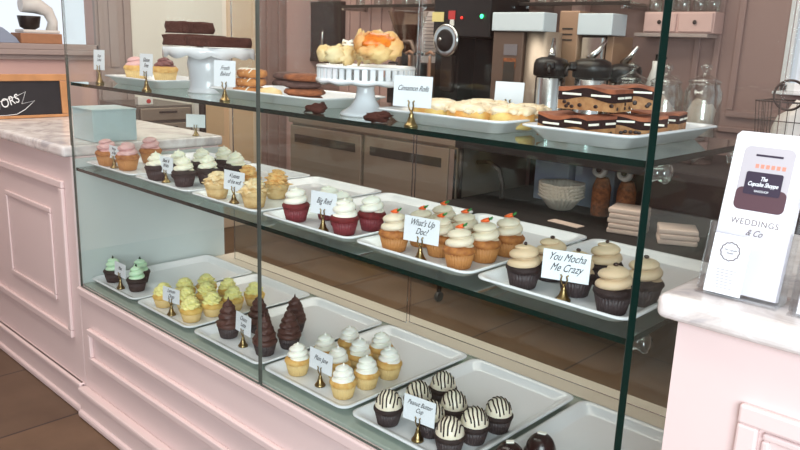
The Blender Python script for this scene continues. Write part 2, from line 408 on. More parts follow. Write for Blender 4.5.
pane('glass_shelf', XL + 0.004, XR - 0.014, 0.0095, 0.46, ZT - 0.011, ZT, 2, ('shelf_glass', 'glass_edge'))
pane('end_pane', XL - 0.006, XL, 0.0, 0.62, 1.022, ZTOP, 0, ('pane_glass', 'dark_edge'))
at(MB().box(XL - 0.008, XL, 0.01, 0.61, ZD, 0.975).build('end_panel', 'end_white'), dc)
at(MB().box(XL, XR, 0, 0.63, ZTOP, ZTOP + 0.01).build('top_pane', 'pane_glass'), dc)
for (yy, zz) in ((0.075, ZM - 0.026), (0.075, ZT - 0.026), (0.45, ZM - 0.026), (0.40, ZT - 0.026)):
    kn = MB(); kn.lathe([(0.004, 0), (0.014, 0.002), (0.017, 0.008), (0.012, 0.02), (0.016, 0.028), (0.006, 0.032)], n=20)
    kn.bm.transform(Matrix.Translation((XR - 0.004, yy, zz)) @ Matrix.Rotation(-PI / 2, 4, 'Y'))
    at(kn.build('shelf_knob', 'jar_glass'), dc)

# ---------------------------------------------------------------- trays
def rrect(w_, d_, r, z, n=5):
    pts = []
    for (sx, sy, a0) in ((1, 1, 0), (-1, 1, PI / 2), (-1, -1, PI), (1, -1, 3 * PI / 2)):
        for i in range(n + 1):
            a = a0 + PI / 2 * i / n
            pts.append((sx * (w_ / 2 - r) + r * math.cos(a), sy * (d_ / 2 - r) + r * math.sin(a), z))
    return pts
def tray(x0, x1, y0, y1, z, label, group, name='serving_tray', h=0.022):
    w_, d_ = x1 - x0, y1 - y0; b = MB()
    rings = [rrect(w_ - .075, d_ - .075, .02, 0.0), rrect(w_ - .06, d_ - .06, .025, 0.001), rrect(w_ - .022, d_ - .022, .026, h - .006), rrect(w_, d_, .028, h - .003),
             rrect(w_, d_, .028, h), rrect(w_ - .012, d_ - .012, .026, h + .001), rrect(w_ - .030, d_ - .030, .024, h - .003), rrect(w_ - .062, d_ - .062, .022, 0.0075), rrect(w_ - .075, d_ - .075, .02, 0.006)]
    b.quad_mesh(rings, True, True, True)
    o = b.build(name, 'porcelain', loc=((x0 + x1) / 2, (y0 + y1) / 2, z + 0.0003)); tag(o, label, 'tray', group)
    return o
for (x0, x1, lab) in ((-2.60, -2.275, 'holding the mint-topped cupcakes'), (-2.262, -1.93, 'holding the yellow lemon cupcakes'), (-1.912, -1.57, 'holding the tall chocolate cupcakes'),
                      (-1.556, -1.222, 'holding the white-swirled vanilla cupcakes'), (-1.206, -0.872, 'holding the drizzled dome cupcakes'), (-0.856, -0.525, 'with dark domes, bottom right of the case')):
    tray(x0, x1, 0.03, 0.525, ZD, 'white rectangular tray on the bottom deck ' + lab, 'trays on the bottom deck')
for (x0, x1, lab) in ((-2.59, -2.25, 'holding the pink cupcakes'), (-2.238, -1.915, 'holding the cream-topped chocolate cupcakes'), (-1.902, -1.575, 'holding the petal-topped golden cupcakes'),
                      (-1.56, -1.22, 'holding the red velvet cupcakes'), (-1.205, -0.87, 'holding the carrot cupcakes'), (-0.857, -0.528, 'holding the mocha cupcakes')):
    tray(x0, x1, 0.03, 0.51, ZM, 'white rectangular tray on the middle shelf ' + lab, 'trays on the middle shelf')
tray(-2.53, -2.17, 0.085, 0.33, ZT, 'white tray on the top shelf under two frosted cupcakes', 'trays on the top shelf', h=.028)
tray(-1.885, -1.40, 0.085, 0.34, ZT, 'long white tray on the top shelf under the stacked cookies', 'trays on the top shelf', h=.028)
tray(-1.17, -0.83, 0.05, 0.33, ZT, 'white tray on the top shelf under the cinnamon rolls', 'trays on the top shelf', h=.028)
tray(-0.80, -0.57, 0.06, 0.44, ZT, 'white tray on the top shelf under the layered bars', 'trays on the top shelf', h=.028)

# ---------------------------------------------------------------- cupcakes
def swirl(b, z0, r0, turns, rise, tube0, taper=0.25, ridges=0, ramp=0.0, peak=0.0, spt=26, sec=14, power=1.0, end=0.28, flat=0.8, jit=0.0):
    N = int(turns * spt); rings = []; cone = []
    for i in range(N + 1):
        t = i / N; a = 2 * PI * turns * t
        R = r0 * (end + (1 - end) * (1 - t) ** power); tr = tube0 * (1 - taper * t)
        if t < 0.12: tr *= 0.6 + 0.4 * t / 0.12
        c = Vector((R * math.cos(a), R * math.sin(a), z0 + tube0 * flat * 0.8 + rise * t)); rad = Vector((math.cos(a), math.sin(a), 0)); ring = []
        if i % 6 == 0: cone.append((R + tr * 0.25, c.z))
        for k in range(sec):
            th = 2 * PI * k / sec; q = tr * (1 + ramp * math.cos(ridges * th + a * 3) + jit * noise.noise(c * 160 + Vector((th, 0, 0))))
            ring.append(tuple(c + rad * (q * math.cos(th)) + Vector((0, 0, 1)) * (q * flat * math.sin(th))))
        rings.append(ring)
    b.quad_mesh(rings, True, True, True)
    zt = z0 + tube0 * flat * 0.8 + rise; te = tube0 * (1 - taper); Re = r0 * end
    b.lathe([(r0 * 0.98, z0 - .002)] + [(r * .92, z) for r, z in cone] + [(Re + te * .82, zt), (Re * .8 + te * .62, zt + te * .45 * flat), (Re * .4 + te * .35, zt + te * .8 * flat), (te * .12 + .0008, zt + te * flat), (.0006, zt + te * flat + peak)], n=18)
    return zt + te * flat
def frost(b, z0, H, r0, r1, P, c=0.30, peak=0.0, ridges=0, amp=0.0, twist=500, jit=0.0, top=7, ph=0.35, n=48, m=44, wob=0.0):
    rings = []
    for i in range(m + 1):
        u = min(.9995, i / m * .985 + (.0148 if i == m else 0)); z = H * (1 - (1 - u) ** 1.15); uu = z / H; ring = []
        env = (r0 + (r1 - r0) * uu) * max(.02, (1 - uu ** top)) ** .5 * (.90 + .10 * min(1, uu * 8))
        for j in range(n):
            a = 2 * PI * j / n; f = (z / P - j / n + ph) % 1.0
            k = (1 - c) + c * math.sqrt(max(0, 1 - abs(2 * f - 1) ** 2.2))
            k = k if uu < .93 else 1 - (1 - k) * (1 - uu) / .07
            r = env * k
            if ridges: r *= 1 + amp * math.cos(ridges * a + twist * z)
            if jit: r *= 1 + jit * noise.noise(Vector((r * 90 * math.cos(a), r * 90 * math.sin(a), z * 110)))
            ring.append((r * math.cos(a) + wob * math.sin(z * 90), r * math.sin(a), z0 + z))
        rings.append(ring)
    b.quad_mesh(rings, True, True, True)
    if peak: b.lathe([(.0065, z0 + H * .93), (.0045, z0 + H * .99), (.0022, z0 + H + peak * .45), (.0006, z0 + H + peak)], cx=wob * math.sin(H * 90), n=12)
    return z0 + H
def f_frost(m, *a, **k):
    def g(root, z):
        b = MB(); zt = frost(b, z - .004, *a, **k); b.build('frosting', m, root); return zt
    return g
def ruffle(b, z0, r0, h, seed, petals=7, layers=4):
    rnd = random.Random(seed); b.lathe([(r0 * .9, z0), (r0 * .85, z0 + h * .35), (r0 * .5, z0 + h * .75), (0.003, z0 + h * .98)], n=14)
    for L in range(layers):
        f = L / (layers - 1); R = r0 * (0.95 - 0.75 * f); z = z0 + h * (0.12 + 0.8 * f); n = max(3, int(petals * (1 - .5 * f)))
        for k in range(n):
            a = 2 * PI * (k + 0.5 * L) / n + rnd.uniform(-.2, .2); rr = r0 * (0.42 - .12 * f)
            rot = Matrix.Rotation(a, 3, 'Z') @ Matrix.Rotation(rnd.uniform(.2, .7), 3, 'Y')
            b.blob((R * math.cos(a) * .8, R * math.sin(a) * .8, z + rnd.uniform(-.002, .002)), (rr * .75, rr, rr * .5), 6, 9, 0.3, rnd.random() * 9, rot=rot)
def wrapper(b, r0, r1, h, pleats=30, amp=0.03):
    b.lathe([(r0 * .9, 0), (r0, 0.001), (r0 + (r1 - r0) * .5, h * .5), (r1, h), (r1 * .96, h), (r0 * .96, .003)], n=pleats * 4, flute=pleats, amp=amp)
KIND = {}
def proto(kind, name, wmat, cmat, fn, wr=(0.0245, 0.0325, 0.034), pleats=30, muffin=0.0358, mh=0.016):
    root = thing(name, 'x', 'cupcake')
    b = MB(); wrapper(b, *wr, pleats=pleats, amp=0.028 if pleats < 40 else 0.01); b.build('wrapper', wmat, root)
    b = MB(); h = wr[2]
    b.lathe([(wr[1] * .93, h - .004), (wr[1] * 1.02, h), (muffin, h + .004), (muffin * 1.0, h + .008), (muffin * .88, h + mh * .85), (muffin * .5, h + mh), (0.002, h + mh)], n=28)
    for v in b.bm.verts: v.co.xy *= 1 + 0.03 * noise.noise(v.co * 70)
    b.build('cake', cmat, root)
    fn(root, h + mh * .55)
    KIND[kind] = root
    return root
def f_swirl(m, r0=.0175, turns=2.05, rise=.027, tube=.0155, taper=.22, peak=.0, ramp=0, ridges=0, power=1.0, end=.25, jit=0.0, flat=.8):
    def g(root, z):
        b = MB(); zt = swirl(b, z - .003, r0, turns, rise, tube, taper, ridges, ramp, peak, power=power, end=end, jit=jit, flat=flat); b.build('frosting', m, root); root['zt'] = zt; return zt
    return g
def f_carrot(root, z):
    zt = f_frost('carrot_frosting', .047, .0330, .0275, .0200, c=.50)(root, z)
    b = MB(); b.tube([(-.012, 0, zt + .001), (-.004, 0, zt + .003), (.006, 0, zt + .006)], .004, 8, radii=[.0015, .004, .005]); k = b.build('carrot_decoration', 'carrot_orange', root)
    b = MB()
    for d in (-.003, .001, .004): b.tube([(.006, d * .3, zt + .006), (.013, d, zt + .008 + abs(d))], .0022, 6, radii=[.0025, .0015])
    b.build('carrot_top', 'leaf_green', k)
def f_bean(m, bm_='bean'):
    def g(root, z):
        zt = f_frost(m, .047, .0345, .0285, .0200, c=.48)(root, z)
        MB().blob((0, 0, zt + .003), (.005, .0035, .0035), 8, 10).build('coffee_bean', bm_, root)
    return g
def f_mint(root, z):
    zt = f_frost('mint_frosting', .050, .0295, .022, .0185, c=.46)(root, z)
    b = MB(); b.prism([(-.005, 0), (.005, 0), (.003, .009), (-.001, .013)], -.001, .001, axis='y')
    b.bm.transform(Matrix.Translation((0, 0, zt - .002))); b.build('chocolate_chip', 'mint_leaf', root)
    b = MB()
    for a in (0.4, 2.3, 4.6): b.blob((.027 * math.cos(a), .027 * math.sin(a), z + .016), (.003, .003, .003), 5, 7)
    b.bm.free()
def f_ruffle(m, h=.042, seed=3):
    def g(root, z):
        b = MB(); ruffle(b, z, .031, h, seed); b.build('frosting', m, root)
    return g
def dome(m, line, solid=False):
    def g(root, z):
        R = .0325; b = MB(); hh = .041
        b.lathe([(R * math.cos(t), z + hh * math.sin(t)) for t in [i * PI / 2 / 10 for i in range(10)]] + [(0.0008, z + hh)], n=32); b.build('frosting', m, root)
        b = MB(); rnd = random.Random(4)
        if not solid:
            for k in range(7):
                x = -.026 + k * .0085; pts = []; sk = rnd.uniform(-.003, .003)
                for i in range(15):
                    y = -.031 + .062 * i / 14; xx = x + sk * (y / .03) + .0012 * math.sin(i * .9 + k); q = 1 - (xx * xx + y * y) / (R * R)
                    if q > 0.02: pts.append((xx, y, z + hh * math.sqrt(q) + .0004))
                if len(pts) > 3: b.tube(pts, .0020, 6)
            b.build('drizzle', line, root)
        else:
            b.prism([(-.009, -.004), (.008, -.005), (.010, .003), (-.006, .005)], z + hh, z + hh + .003); b.build('cookie_crumb', line, root)
    return g
WR = (0.0245, 0.0325, 0.034)
proto('mint', 'mint_cupcake', 'dark_wrapper', 'choc_cake', f_mint)
proto('lemon', 'lemon_cupcake', 'gold_wrapper', 'lemon_cake', f_frost('lemon_frosting', .047, .033, .019, .0155, c=.34, ridges=7, amp=.10, twist=420, jit=.25), wr=(.026, .034, .03), pleats=44)
proto('choc', 'chocolate_cupcake', 'grey_wrapper', 'choc_frosting', f_frost('choc_frosting', .075, .037, .016, .0180, c=.36, peak=.012, ridges=5, amp=.04, twist=300, jit=.12))
proto('vanilla', 'vanilla_cupcake', 'gold_wrapper', 'gold_cake', f_frost('vanilla_frosting', .047, .0325, .0215, .0160, c=.44, peak=.006, ridges=6, amp=.02))
proto('dome', 'drizzled_cupcake', 'grey_wrapper', 'choc_cake', dome('dome_frosting', 'glossy_choc'))
proto('dark', 'dark_dome_cupcake', 'grey_wrapper', 'choc_cake', dome('glossy_choc', 'white_frosting', True))
proto('pink', 'pink_frosted_cupcake', 'orange_wrapper', 'carrot_cake', f_frost('pink_frosting', .046, .033, .023, .0195, c=.44, ridges=6, amp=.04))
proto('cream', 'cream_topped_cupcake', 'dark_wrapper', 'choc_cake', f_frost('cream_frosting', .047, .0335, .020, .0180, c=.42, peak=.006, ridges=6, amp=.04))
proto('petal', 'petal_cupcake', 'tart_shell', 'tart_shell', f_frost('petal_frosting', .050, .034, .019, .0125, c=.42, ridges=9, amp=.16, twist=260, jit=.6), wr=(.026, .034, .032), pleats=44)
proto('petalw', 'petal_cupcake', 'tart_shell', 'tart_shell', f_frost('petal_pale', .042, .034, .020, .0125, c=.42, ridges=9, amp=.16, twist=260, jit=.6), wr=(.026, .034, .032), pleats=44)
proto('red', 'red_velvet_cupcake', 'red_wrapper', 'red_cake', f_frost('white_frosting', .047, .0325, .026, .0195, c=.48, peak=.004))
proto('carrot', 'carrot_cupcake', 'orange_wrapper', 'carrot_cake', f_carrot)
proto('mocha', 'mocha_cupcake', 'grey_wrapper', 'choc_cake', f_bean('mocha_frosting'))
proto('topink', 'pink_frosted_cupcake', 'gold_wrapper', 'gold_cake', f_frost('pink_frosting', .034, .034, .022, .018, c=.30))
proto('toplum', 'brown_frosted_cupcake', 'gold_wrapper', 'gold_cake', f_frost('plum_frosting', .034, .034, .016, .015, c=.30, peak=.010, ridges=6, amp=.08))
used = set()
def cup(kind, x, y, z, label, group, s=1.0):
    src = KIND[kind]
    if kind in used: o = copy_tree(src)
    else: o = src; used.add(kind)
    o.location = (x, y, z); o.rotation_euler = (0, 0, random.uniform(0, 6.28) if kind not in ('carrot', 'dome') else random.uniform(-.3, .3) + (.75 if kind == 'dome' else .2))
    k = s * random.uniform(.98, 1.02); o.scale = (k, k, k)
    o['label'] = label; o['category'] = 'cupcake'; o['group'] = group
zd, zm, zt_ = ZD + .0068, ZM + .0068, ZT + .0068
def rows(kind, z, pre, group, items, s=1.0):
    for it in items: cup(it[3] if len(it) > 3 else kind, it[0], it[1], z, pre + ' ' + it[2], group, s)
rows('mint', zd, 'dark chocolate cupcake with pale mint frosting,', 'mint cupcakes on the bottom deck', [
    (-2.548, .096, 'leftmost, left of its card'), (-2.478, .165, 'behind the card, middle of the three'), (-2.400, .110, 'rightmost, right of its card')])
rows('lemon', zd, 'golden cupcake with ruffled yellow frosting,', 'lemon cupcakes on the bottom deck', [
    (-2.195, .100, 'front left, just left of its card'), (-2.017, .096, 'front right corner of its tray'), (-2.108, .134, 'front middle, right behind its card'), (-2.195, .180, 'second in the left column'),
    (-2.017, .174, 'second in the right column'), (-2.107, .210, 'second in the middle column'), (-2.192, .262, 'back of the left column'), (-2.017, .254, 'third in the right column'),
    (-2.105, .292, 'back of the middle column'), (-2.012, .335, 'fourth in the right column, the backmost')])
rows('choc', zd, 'chocolate cupcake with tall brown swirl,', 'chocolate cupcakes on the bottom deck', [
    (-1.827, .109, 'front left, left of its card'), (-1.649, .112, 'front right, by the glass joint'), (-1.80, .200, 'behind the front left one and its card'), (-1.730, .285, 'backmost, with its tip highest'), (-1.643, .195, 'second in the right column')])
rows('vanilla', zd, 'golden cupcake with white swirled frosting,', 'vanilla cupcakes on the bottom deck', [
    (-1.484, .100, 'front left, left of its card'), (-1.300, .100, 'front right, nearest the front glass'), (-1.300, .182, 'second in the right column'), (-1.302, .268, 'third in the right column'),
    (-1.392, .327, 'back of the middle column'), (-1.395, .246, 'second in the middle column'), (-1.484, .290, 'back of the left column'), (-1.395, .166, 'front of the middle column, behind the card'), (-1.484, .198, 'second in the left column')])
rows('dome', zd, 'chocolate cupcake with chocolate-striped cream dome,', 'drizzled cupcakes on the bottom deck', [
    (-1.124, .085, 'front left, left of its card'), (-.940, .092, 'front right, nearest the front glass'), (-.932, .170, 'second in the right column'), (-.925, .252, 'back of the right column'),
    (-1.018, .200, 'second in the middle column'), (-1.105, .262, 'back of the left column'), (-1.108, .172, 'second in the left column'), (-1.020, .120, 'front of the middle column, behind the card')])
rows('dark', zd, 'cupcake with a glossy dark chocolate dome,', 'dark dome cupcakes on the bottom deck', [(-.762, .182, 'the farther one at the bottom edge of view'), (-.785, .100, 'the nearer one at the bottom edge of view')])
rows('pink', zm, 'golden cupcake with pink swirled frosting,', 'pink cupcakes on the middle shelf', [(-2.552, .098, 'left of its card, at the case end'), (-2.430, .113, 'front right, right of its card'), (-2.525, .250, 'at the back, behind the other two')], 1.12)
rows('cream', zm, 'dark chocolate cupcake with cream frosting,', 'cream-topped cupcakes on the middle shelf', [
    (-2.203, .096, 'front left, left of its card'), (-2.062, .112, 'front right, right of its card'), (-2.203, .177, 'second in the left column, behind the card'), (-2.198, .260, 'third in the left column'),
    (-2.058, .195, 'second in the right column'), (-2.195, .345, 'backmost of the left column'), (-2.066, .305, 'backmost of the right column')], 1.04)
for it in ((-1.849, .093, 'golden tart-like cupcake with pale ruffled petals, front left of its card', 'petalw'), (-1.684, .105, 'golden tart-like cupcake with pale ruffled petals, right by the glass joint', 'petalw'),
           (-1.745, .228, 'golden tart-like cupcake with orange ruffled petals, seen just right of the glass joint', 'petal'), (-1.855, .205, 'golden tart-like cupcake with orange ruffled petals, behind the front left one', 'petal')):
    cup(it[3], it[0], it[1], zm, it[2], 'petal-topped cupcakes on the middle shelf')
rows('red', zm, 'red velvet cupcake with white frosting,', 'red velvet cupcakes on the middle shelf', [
    (-1.484, .092, 'front left, left of its card'), (-1.303, .096, 'front right, right of its card'), (-1.293, .178, 'second in the right column, with a sharp peak'), (-1.450, .172, 'second in the left column, behind the card'), (-1.375, .150, 'right behind its card in the middle')])
rows('carrot', zm, 'carrot cupcake with a tiny icing carrot,', 'carrot cupcakes on the middle shelf', [
    (-1.124, .085, 'front left, left of its card'), (-.945, .096, 'front right corner, nearest the front glass'), (-.940, .176, 'second in the right column'), (-.935, .256, 'back of the right column'),
    (-1.028, .215, 'second in the middle column'), (-1.031, .134, 'front middle, right behind its card'), (-1.120, .247, 'third in the left column'), (-1.115, .166, 'second in the left column')])
rows('mocha', zm, 'chocolate cupcake with tan frosting and a coffee bean,', 'mocha cupcakes on the middle shelf', [
    (-.779, .090, 'front left, left of its card'), (-.686, .128, 'directly behind its card'), (-.590, .092, 'front right, by the case corner'), (-.575, .178, 'seen through the end glass'), (-.772, .174, 'second in the left column'), (-.682, .230, 'back of the middle column')])
cup('topink', -2.49, .19, zt_, 'golden cupcake with smooth pale pink frosting on the top shelf, left one', 'cupcakes on the top shelf', 1.18)
cup('toplum', -2.33, .21, zt_, 'golden cupcake with brown peaked frosting on the top shelf, right one', 'cupcakes on the top shelf', 1.18)

# ---------------------------------------------------------------- name cards in brass holders
hold0 = thing('card_holder', 'x', 'card holder')
MB().lathe([(.0145, 0), (.0145, .003), (.012, .006), (.0085, .011), (.0065, .018), (.0045, .022), (.0055, .025), (.003, .028), (.0028, .034)], n=24).build('bell_base', 'brass', hold0)
for s in (-1, 1):
    MB().tube([(0, -.001, .030), (s * .004, -.002, .036), (s * .006, -.003, .043), (s * .0045, -.003, .050), (s * .0075, -.003, .053)], .0016, 8).build('prong', 'brass', hold0)
first_card = [True]
def card(x, y, z, th, w_, zb, h, txt, label, size=.0155, lean=.06, name='name_card'):
    o = hold0 if first_card[0] else copy_tree(hold0); first_card[0] = False
    o.location = (x, y, z); o.rotation_euler.z = math.radians(th); o['label'] = 'small brass bell-shaped card holder ' + label[1]; o['group'] = 'brass card holders'
    k = (zb) / .040; o.scale = (1, 1, k)
    c = MB().box(-w_ / 2, w_ / 2, -.0006, .0006, 0, h).build(name, 'card_paper')
    c.location = (x, y, z + zb); c.rotation_euler = (-lean, 0, math.radians(th)); tag(c, label[0], 'card', 'handwritten cards')
    if txt: text_mesh('lettering', txt, size * 1.06, 'ink', c, (0, -.0009, h * .60), (PI / 2, 0, 0), shear=.6, sx=.72, line=.95)
card(-.681, .078, zm, 18, .088, .038, .056, 'You Mocha\nMe Crazy', ('white handwritten card in front of the mocha cupcakes', 'holding the card before the mocha cupcakes'), .0195)
card(-1.029, .067, zm, 10, .088, .040, .055, "What's Up\nDoc?", ('white handwritten card in front of the carrot cupcakes', 'holding the card before the carrot cupcakes'), .0185)
card(-1.352, .070, zm, 10, .080, .043, .055, 'Big Red', ('white handwritten card in front of the red velvet cupcakes', 'holding the card before the red velvet cupcakes'), .019)
card(-1.757, .088, zm, 5, .088, .036, .055, '4 Leaves\nof the wolf', ('white handwritten card in front of the petal-topped cupcakes', 'holding the card before the petal-topped cupcakes'), .0165)
card(-2.148, .098, zm, 5, .075, .030, .052, 'Black &\nWhite', ('white handwritten card in front of the cream-topped cupcakes', 'holding the card before the cream-topped cupcakes'), .015)
card(-2.488, .092, zm, 0, .072, .032, .045, 'Pretty\nin Pink', ('white handwritten card in front of the pink cupcakes', 'holding the card before the pink cupcakes'), .014)
card(-2.102, .074, zd, 10, .080, .043, .048, 'Lemon\nDrop', ('white handwritten card in front of the yellow lemon cupcakes', 'holding the card before the lemon cupcakes'), .017)
card(-1.737, .098, zd, -5, .086, .040, .058, 'Choco\nLatte', ('white handwritten card in front of the tall chocolate cupcakes', 'holding the card before the chocolate cupcakes'), .018)
card(-1.386, .096, zd, 0, .090, .040, .056, 'Plain Jane', ('white handwritten card in front of the vanilla cupcakes', 'holding the card before the vanilla cupcakes'), .018)
card(-1.021, .077, zd, 8, .086, .044, .060, 'Peanut Butter\nCup', ('white handwritten card in front of the drizzled dome cupcakes', 'holding the card before the drizzled dome cupcakes'), .0155)
card(-2.455, .076, zd, 0, .080, .044, .050, 'Mint', ('white handwritten card in front of the mint cupcakes', 'holding the card before the mint cupcakes'), .017)
card(-2.506, .066, ZT, 15, .052, .045, .066, 'Key\nLime', ('narrow white card at the far left of the top shelf', 'at the far left of the top shelf'), .013)
card(-2.131, .036, ZT, 5, .066, .044, .066, 'Gluten\nFree', ('white handwritten card before the two cupcakes on the top shelf', 'before the two cupcakes on the top shelf'), .016)
card(-1.728, .045, ZT, 30, .062, .038, .068, 'Fresh\nBaked', ('white handwritten card before the cookies on the top shelf', 'before the cookies on the top shelf'), .015)
card(-1.040, .034, ZT, 14, .088, .040, .062, 'Cinnamon Rolls', ('white handwritten card before the cinnamon rolls', 'before the cinnamon rolls on the top shelf'), .0145)
card(-2.66, .52, 1.02, 35, .080, .033, .052, '', ('blank pale card standing on the marble counter beyond the case', 'standing on the marble counter beyond the case'))
card(-1.06, .395, ZT, 10, .075, .034, .052, '', ('blank white card behind the cinnamon rolls, seen from its back', 'behind the cinnamon rolls'))

# ---------------------------------------------------------------- top shelf: stands and pastries
st = thing('cake_stand', 'white milk glass cake stand with scalloped rim under dark brownie slabs', 'cake stand', (-2.02, .185, ZT))
R1 = .132; b = MB(); rings = []
n = 96
def ring(r, z, sc=0): return [(r * math.cos(2 * PI * i / n), r * math.sin(2 * PI * i / n), z + sc * abs(math.sin(6 * 2 * PI * i / n))) for i in range(n)]
b.quad_mesh([ring(.002, .128), ring(R1 - .01, .128), ring(R1, .135), ring(R1 + .003, .132), ring(R1 + .004, .112, -.010), ring(R1 + .001, .112, -.010), ring(R1 - .006, .124), ring(.05, .121)], True, True, True)
b.build('plate', 'milk_glass', st)
MB().lathe([(.066, 0), (.068, .004), (.062, .010), (.060, .018), (.062, .05), (.066, .085), (.062, .105), (.050, .118), (.030, .122)], n=40).build('pedestal', 'milk_glass', st)
def slab(cx, cy, z, w_, d_, h, lab, rz=0, seed=1):
    b = MB(); nx, ny = 14, 6
    t = bmesh.new(); bmesh.ops.create_cube(t, size=1); bmesh.ops.subdivide_edges(t, edges=t.edges[:], cuts=5, use_grid_fill=True)
    for v in t.verts:
        v.co = Vector((v.co.x * w_, v.co.y * d_, (v.co.z + .5) * h)); q = noise.noise(v.co * 45 + Vector((seed, 0, 0)))
        if v.co.z > .004: v.co += Vector((q * .006, q * .006, q * .005))
    b.join(t, smooth=True); o = b.build('brownie_slab', 'brownie_dark', loc=(cx, cy, z), rotz=rz); tag(o, lab, 'brownie', 'dark brownie slabs on the cake stand')
zs = ZT + .1372
slab(-2.085, .175, zs, .125, .14, .032, 'dark chocolate brownie slab lying on the scalloped stand, left one', 0.05, 1)
slab(-1.955, .178, zs, .125, .14, .028, 'dark chocolate brownie slab lying on the scalloped stand, right one', 0, 5)
slab(-2.118, .178, zs + .0365, .092, .11, .034, 'dark chocolate brownie slab stacked on top of the left one', 0.1, 9)

st = thing('cake_stand', 'white footed cake stand with slotted rim holding the danish pastries', 'cake stand', (-1.264, .118, ZT))
R2 = .111; b = MB(); n = 72
b.quad_mesh([ring(.002, .110), ring(R2 - .004, .110), ring(R2, .114), ring(R2 + .003, .111), ring(R2 + .003, .107), ring(.03, .105)], True, True, True); b.build('plate', 'milk_glass', st)
b = MB()
for i in range(40):
    a = 2 * PI * i / 40; c_, s_ = math.cos(a), math.sin(a); rot = Matrix.Rotation(a, 4, 'Z')
    b.box(R2 - .003, R2 + .001, -.0055, .0055, .082, .109, 0, rot=rot)
n = 80
b.quad_mesh([ring(R2 - .004, .084), ring(R2 + .003, .084), ring(R2 + .004, .080, -.004), ring(R2 - .002, .074, -.004), ring(R2 - .004, .084)], True)
b.build('slotted_rim', 'milk_glass', st)
MB().lathe([(.058, 0), (.059, .004), (.052, .010), (.036, .020), (.024, .038), (.020, .060), (.024, .085), (.038, .103), (.04, .106)], n=40).build('pedestal', 'milk_glass', st)
zp = ZT + .1155
def danish(cx, cy, z, r, h, lab, seed, tilt=(0, 0, 0), filled=True, m='pastry'):
    root = thing('danish_pastry', lab, 'pastry', (cx, cy, z), 0, 'pastries on the slotted stand'); root.rotation_euler = tilt
    rnd = random.Random(seed); b = MB()
    b.blob((0, 0, h * .46), (r * .82, r * .66, h * .455), 10, 24, .18, seed)
    for k in range(6):
        a = 2 * PI * k / 6 + rnd.uniform(-.2, .2); rot = Matrix.Rotation(a + PI / 2, 3, 'Z') @ Matrix.Rotation(rnd.uniform(-.35, .35), 3, 'Y')
        b.blob((r * .62 * math.cos(a), r * .50 * math.sin(a), h * rnd.uniform(.45, .62)), (r * rnd.uniform(.42, .55), r * .30, h * rnd.uniform(.38, .52)), 9, 14, .35, seed + k, rot=rot)
    b.build('dough', m, root)
    if filled:
        q = MB(); q.blob((0, 0, h * .93), (r * .58, r * .46, h * .20), 8, 22, .25, seed); q.build('filling', 'apricot', root)
    return root
danish(-1.326, .080, zp, .052, .040, 'pale lumpy pastry, left one on the slotted stand', 2, filled=False, m='pastry_pale')
danish(-1.304, .165, zp + .001, .040, .070, 'round puffy pastry at the back middle of the slotted stand', 5, filled=False, m='pastry_pale')
danish(-1.192, .088, zp + .026, .060, .036, 'golden danish with orange filling, right one on the slotted stand', 7, tilt=(.60, .12, .45))
b = MB(); b.blob((0, 0, .004), (.020, .006, .004), 6, 12, .5, 3); b.tube([(-.018, 0, .004), (-.012, -.004, .014), (0, 0, .010), (.01, .003, .014)], .0035, 6)
tag(b.build('pastry_garnish', ['white_frosting'], loc=(-1.300, .095, zp + .038)), 'small white icing curl lying on the pale lumpy pastry', 'garnish')

def cookie(cx, cy, z, r, h, m, lab, group, seed, driz=None, nm='cookie'):
    o = thing(nm, lab, 'cookie', (cx, cy, z), 0, group); b = MB()
    prof = [(r * .8, 0), (r * .98, h * .25), (r, h * .5), (r * .93, h * .85), (r * .6, h), (.002, h)]
    b.lathe(prof, n=30)
    for v in b.bm.verts: v.co.xy *= 1 + .07 * noise.noise(v.co * 40 + Vector((seed * 7, 0, 0)))
    b.build('cookie_body', m, o)
    if driz:
        b = MB()
        for k in range(5):
            x = -r * .7 + k * r * .34; pts = [(x + .003 * math.sin(i * 2), -r * .95 * math.sqrt(max(0, 1 - (x / r) ** 2)) * (1 - i / 4), h * (.55 if i == 0 else (.93 if i == 1 else 1.0)) + .0005) for i in range(5)]
            b.tube(pts, .0018, 6)
        b.build('icing_drizzle', driz, o)
cz = ZT + .0068
for i in range(3):
    cookie(-1.840 + .004 * i, .200 + .003 * i, cz + i * .0245, .045, .024, 'cookie', ['golden cookie with white icing stripes, bottom of its stack', 'golden cookie with white icing stripes, middle of its stack', 'golden cookie with white icing stripes, top of its stack'][i], 'iced cookies stacked behind the stand', i, 'white_frosting')
for i in range(4):
    cookie(-1.560 + (.006 if i % 2 else -.003), .175, cz + i * .0185, .054 - .002 * (i == 2), .018, 'grey_cookie' if i == 2 else 'brown_cookie', ['rough brown cookie, bottom of the stack of four', 'rough brown cookie, second from the bottom of the stack', 'greyish dark cookie, third up in the brown stack', 'rough brown cookie on top of the stack of four'][i], 'brown cookies in a stack', i + 5)
for i in range(3):
    cookie(-1.895 + .002 * i, .385, ZT + .001 + i * .0225, .048, .022, 'grey_cookie', ['dark cookie at the bottom of the stack behind the scalloped stand', 'dark cookie in the middle of the stack behind the scalloped stand', 'dark cookie on top of the stack behind the scalloped stand'][i], 'dark cookies behind the scalloped stand', i + 11)
tag(MB().blob((0, 0, .015), (.046, .02, .015), 10, 20, .08, 4).build('pale_cookie_roll', 'pastry_pale', loc=(-1.690, .165, cz), rotz=.1), 'pale oblong cookie lying between the two cookie stacks', 'cookie')

